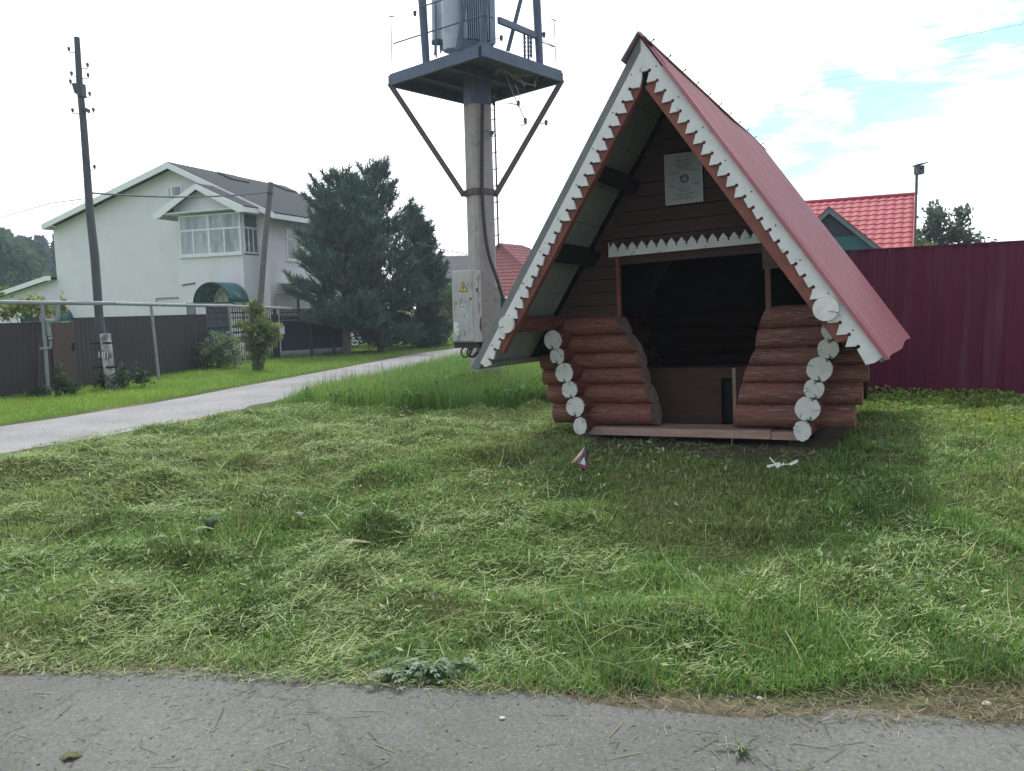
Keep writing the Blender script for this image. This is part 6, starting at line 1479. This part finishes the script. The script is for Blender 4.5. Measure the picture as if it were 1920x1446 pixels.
leafthing('wilted_leaf', 'pale folded underside of a wilted leaf at the foot of the burdock leaf', 'leaf', 385, 1012, .045, .13, (0.22, 0.26, 0.16), .1, .4, 4, lift=.05, roll=.25)
leafthing('wilted_leaf', 'pale ribbed leaf lying flat in the cut hay below a dark hollow', 'leaf', 665, 1026, .05, .20, (0.26, 0.29, 0.17), .03, .1, 5, curl=.12, lift=.05, roll=.3)
leafthing('wilted_leaf', 'grey curled leaf near a dark hollow in the hay left of the burdock leaf', 'leaf', 295, 1045, .08, .12, (0.12, 0.17, 0.08), -.3, .8, 4, curl=.5, lift=.045, roll=.2)
leafthing('dry_leaf', 'small pale dry leaf on the hay above the ribbed leaf', 'leaf', 562, 974, .05, .07, (0.26, 0.28, 0.21), -.3, 2.0, lift=.045)
leafthing('dead_leaf', 'crumpled brown green leaf lying alone on the street asphalt', 'leaf', 134, 1424, .05, .075, (0.13, 0.14, 0.07), .0, .3, 3, curl=.35, lift=.004, roll=.12)
# uprooted sprig on the asphalt
p = gp(1388, 1412); p[2] = .012; q = random.Random(6); m = MB()
sprig = thing('torn_sprig', 'torn grey green weed sprig lying on the street asphalt', 'plant', base=p)
st = []
for k in range(9):
    a = q.uniform(0, 6.28); Lk = q.uniform(.03, .085); e_ = p + np.array([math.cos(a) * Lk, math.sin(a) * Lk * .8, q.uniform(.004, .03)]); m.tube([p + (0, 0, .012), (p + e_) / 2 + (0, 0, .012), e_], .0022, 5); st.append((e_, nv(e_ - p)))
m.tube([p, p + (.05, -.05, .004), p + (.075, -.12, .004)], .002, 5); m.build('stalk', mat('sprig_stalk', (0.22, 0.26, 0.16), rough=.7), sprig, p)
Pp = np.array([s[0] * (1 - t) + p * t for s in st for t in (0, .3, .55)]); D = np.array([s[1] for s in st for t in (0, .3, .55)])
V, F4, F3, C = leaves(Pp, .035 + .02 * rng.random(len(Pp)), .4, huevar((0.24, 0.29, 0.20), len(Pp), .3), .6, D * 2); arrmesh('leaf_spray', V, F4, C, M_LEAF, sprig, p)
# mugwort clump at the street edge: feathered leaves, pale beneath
p = gp(785, 1268); p[2] = gz(p[0], p[1])
mug = thing('mugwort_clump', 'clump of silvery lobed mugwort leaves flopping onto the street edge', 'plant', base=p); parts = []; m = MB(); q = random.Random(14)
for k in range(46):
    a = q.uniform(-3.1, 3.1); o_ = p + np.array([q.uniform(-.17, .17), q.uniform(-.02, .10), .01]); Lk = q.uniform(.06, .15); d = np.array([math.cos(a), math.sin(a) * .8 - .25, 0]); pts = [o_ + d * Lk * t + np.array([0, 0, Lk * (1.3 * t - 1.25 * t * t)]) for t in (0, .35, .7, 1)]
    m.tube(pts, .0015, 4); pale = q.random() < .45
    for t in np.linspace(.25, 1, 6):
        c = pts[0] * (1 - t) + pts[3] * t + np.array([0, 0, Lk * (1.3 * t - 1.25 * t * t)]); sN = np.array([-d[1], d[0], 0])
        for s in (-1, 1, 0):
            dd_ = nv(d + sN * s * .9); kk_ = 1; parts.append(leaves((c + dd_ * .018)[None], np.array([.045 * (1.2 - .4 * t)]), .34, huevar((0.27, 0.33, 0.25) if pale else (0.12, 0.20, 0.08), 1, .25), .8, dd_[None] * 3))
V, F4, F3, C = merge(parts); arrmesh('foliage', V, F4, C, M_LEAF, mug, p); m.build('stem', mat('sprig_stalk', (0.22, 0.26, 0.16)), mug, p)
# crumpled snack wrapper
p = gp(1092, 880); p[2] = gz(p[0], p[1])
wf = yawframe(p, 8); wr = thing('snack_wrapper', 'crumpled pink and white snack wrapper standing in the grass before the well house', 'litter', M=wf.M)
M_W = [mat('wrapper_dark', (0.03, 0.015, 0.045), (0.05, 0.02, 0.06), .35), mat('wrapper_white', (0.50, 0.52, 0.58), (0.40, 0.42, 0.48), .3), mat('wrapper_pink', (0.42, 0.07, 0.18), (0.34, .06, .15), .35), mat('wrapper_tan', (0.50, 0.33, 0.24), (0.42, .27, .2), .4)]
s_ = 6.1 / 1450.0
def wp(px, py, d=0.0): return ((px - 1092) * s_, d, (882 - py) * s_)
m = MB(); quads = [([(1098, 838), (1093, 850, -.03), (1080, 868, .0), (1071, 872, .02), (1090, 848, .03)], 3), ([(1098, 838), (1100, 852, -.05), (1088, 866, -.055), (1082, 869, -.01), (1093, 850, -.03)], 0), ([(1096, 856, -.06), (1099, 866, -.085), (1098, 870, -.09), (1089, 867, -.08)], 1), ([(1089, 867, -.08), (1098, 870, -.09), (1100, 879, -.09), (1087, 870, -.07)], 2), ([(1098, 838), (1103, 850, .0), (1101, 868, -.03), (1099, 866, -.085), (1096, 856, -.06), (1100, 852, -.05)], 0), ([(1088, 866, -.055), (1096, 856, -.06), (1089, 867, -.08), (1087, 870, -.07), (1082, 869, -.01)], 0), ([(1100, 879, -.09), (1101, 868, -.03), (1099, 866, -.085), (1098, 870, -.09)], 2)]
for pts, mi in quads: m.add([wp(*a) for a in pts], [tuple(range(len(pts)))], mi)
o = m.build('wrapper_film', M_W, wr); so2 = o.modifiers.new('thickness', 'SOLIDIFY'); so2.thickness = .002
# broken white plastic
p = gp(1466, 886); p[2] = gz(p[0], p[1]) + .03; pf = yawframe(p, 0); pl_ = thing('broken_plastic', 'broken white plastic piece with thin arms lying in the shaded grass', 'litter', M=pf.M)
M_PL = mat('white_plastic', (0.86, 0.87, 0.86), (0.80, 0.81, 0.80), 0.35); s_ = p[1] / 1450
def pw_(px, py, d=0): return ((px - 1466) * s_, d, (886 - py) * s_ * 1.0 + .01)
m = MB(); m.prism([pw_(1437, 885), pw_(1439, 890), pw_(1455, 885), pw_(1453, 883)], (0, .012, 0)); m.prism([pw_(1453, 882), pw_(1454, 890), pw_(1460, 890), pw_(1464, 886), pw_(1463, 881)], (0.01, .03, 0)); m.build('casing', M_PL, pl_)
m = MB(); m.tube([pw_(1444, 871, .02), pw_(1455, 884, .01)], .0045, 6); m.tube([pw_(1464, 885), pw_(1473, 883, -.01), pw_(1480, 884)], .003, 6); m.build('thin_arm', M_PL, pl_)
m = MB(); m.prism([pw_(1478, 883, -.01), pw_(1482, 886, -.01), pw_(1496, 879, -.01), pw_(1495, 875, -.01)], (0, .014, 0)); m.prism([pw_(1466, 885), pw_(1468, 887), pw_(1470, 882), pw_(1469, 880)], (0, .01, 0)); m.build('end_piece', M_PL, pl_)
# pebbles by the street edge
for k, (px, py, s) in enumerate(((1850, 1324, .016), (942, 1352, .010), (1424, 1312, .010), (1745, 1300, .009))):
    c = gp(px, py); c[2] = max(.008, gz(c[0], c[1])) + s * .4
    o = MB().ball(c, s, 9, 6, sc=(1.2, .9, .6)).build('pebble', mat('pale_pebble', (0.55, 0.54, 0.50), (0.45, 0.44, 0.41), .8, scale=40), None, c, smooth=True)
    tag(o, ('largest white pebble in the dirt at the street edge', 'white pebble lying alone on the asphalt below the mugwort clump', 'small pale pebble at the edge of the street below the well house', 'tiny pale pebble in the grass border above the largest white one')[k], 'pebble', 'pale pebbles at the street edge')

# ------------------------------------------------------------------ haze added to stand in for lens veil and far air
hm, hnt, ho_ = nodes('veil_haze'); pv = hnt.nodes.new('ShaderNodeVolumePrincipled')
pv.inputs['Color'].default_value = (0.70, 0.86, 1.0, 1); pv.inputs['Density'].default_value = 0.0012; pv.inputs['Anisotropy'].default_value = 0.3
hnt.links.new(pv.outputs[0], ho_.inputs['Volume'])
hz_ = MB().box(-260, 260, -60, 190, -3, 24).build('haze', hm); tag(hz_, 'thin bluish haze added for lens veil and far air', 'haze', kind='stuff')
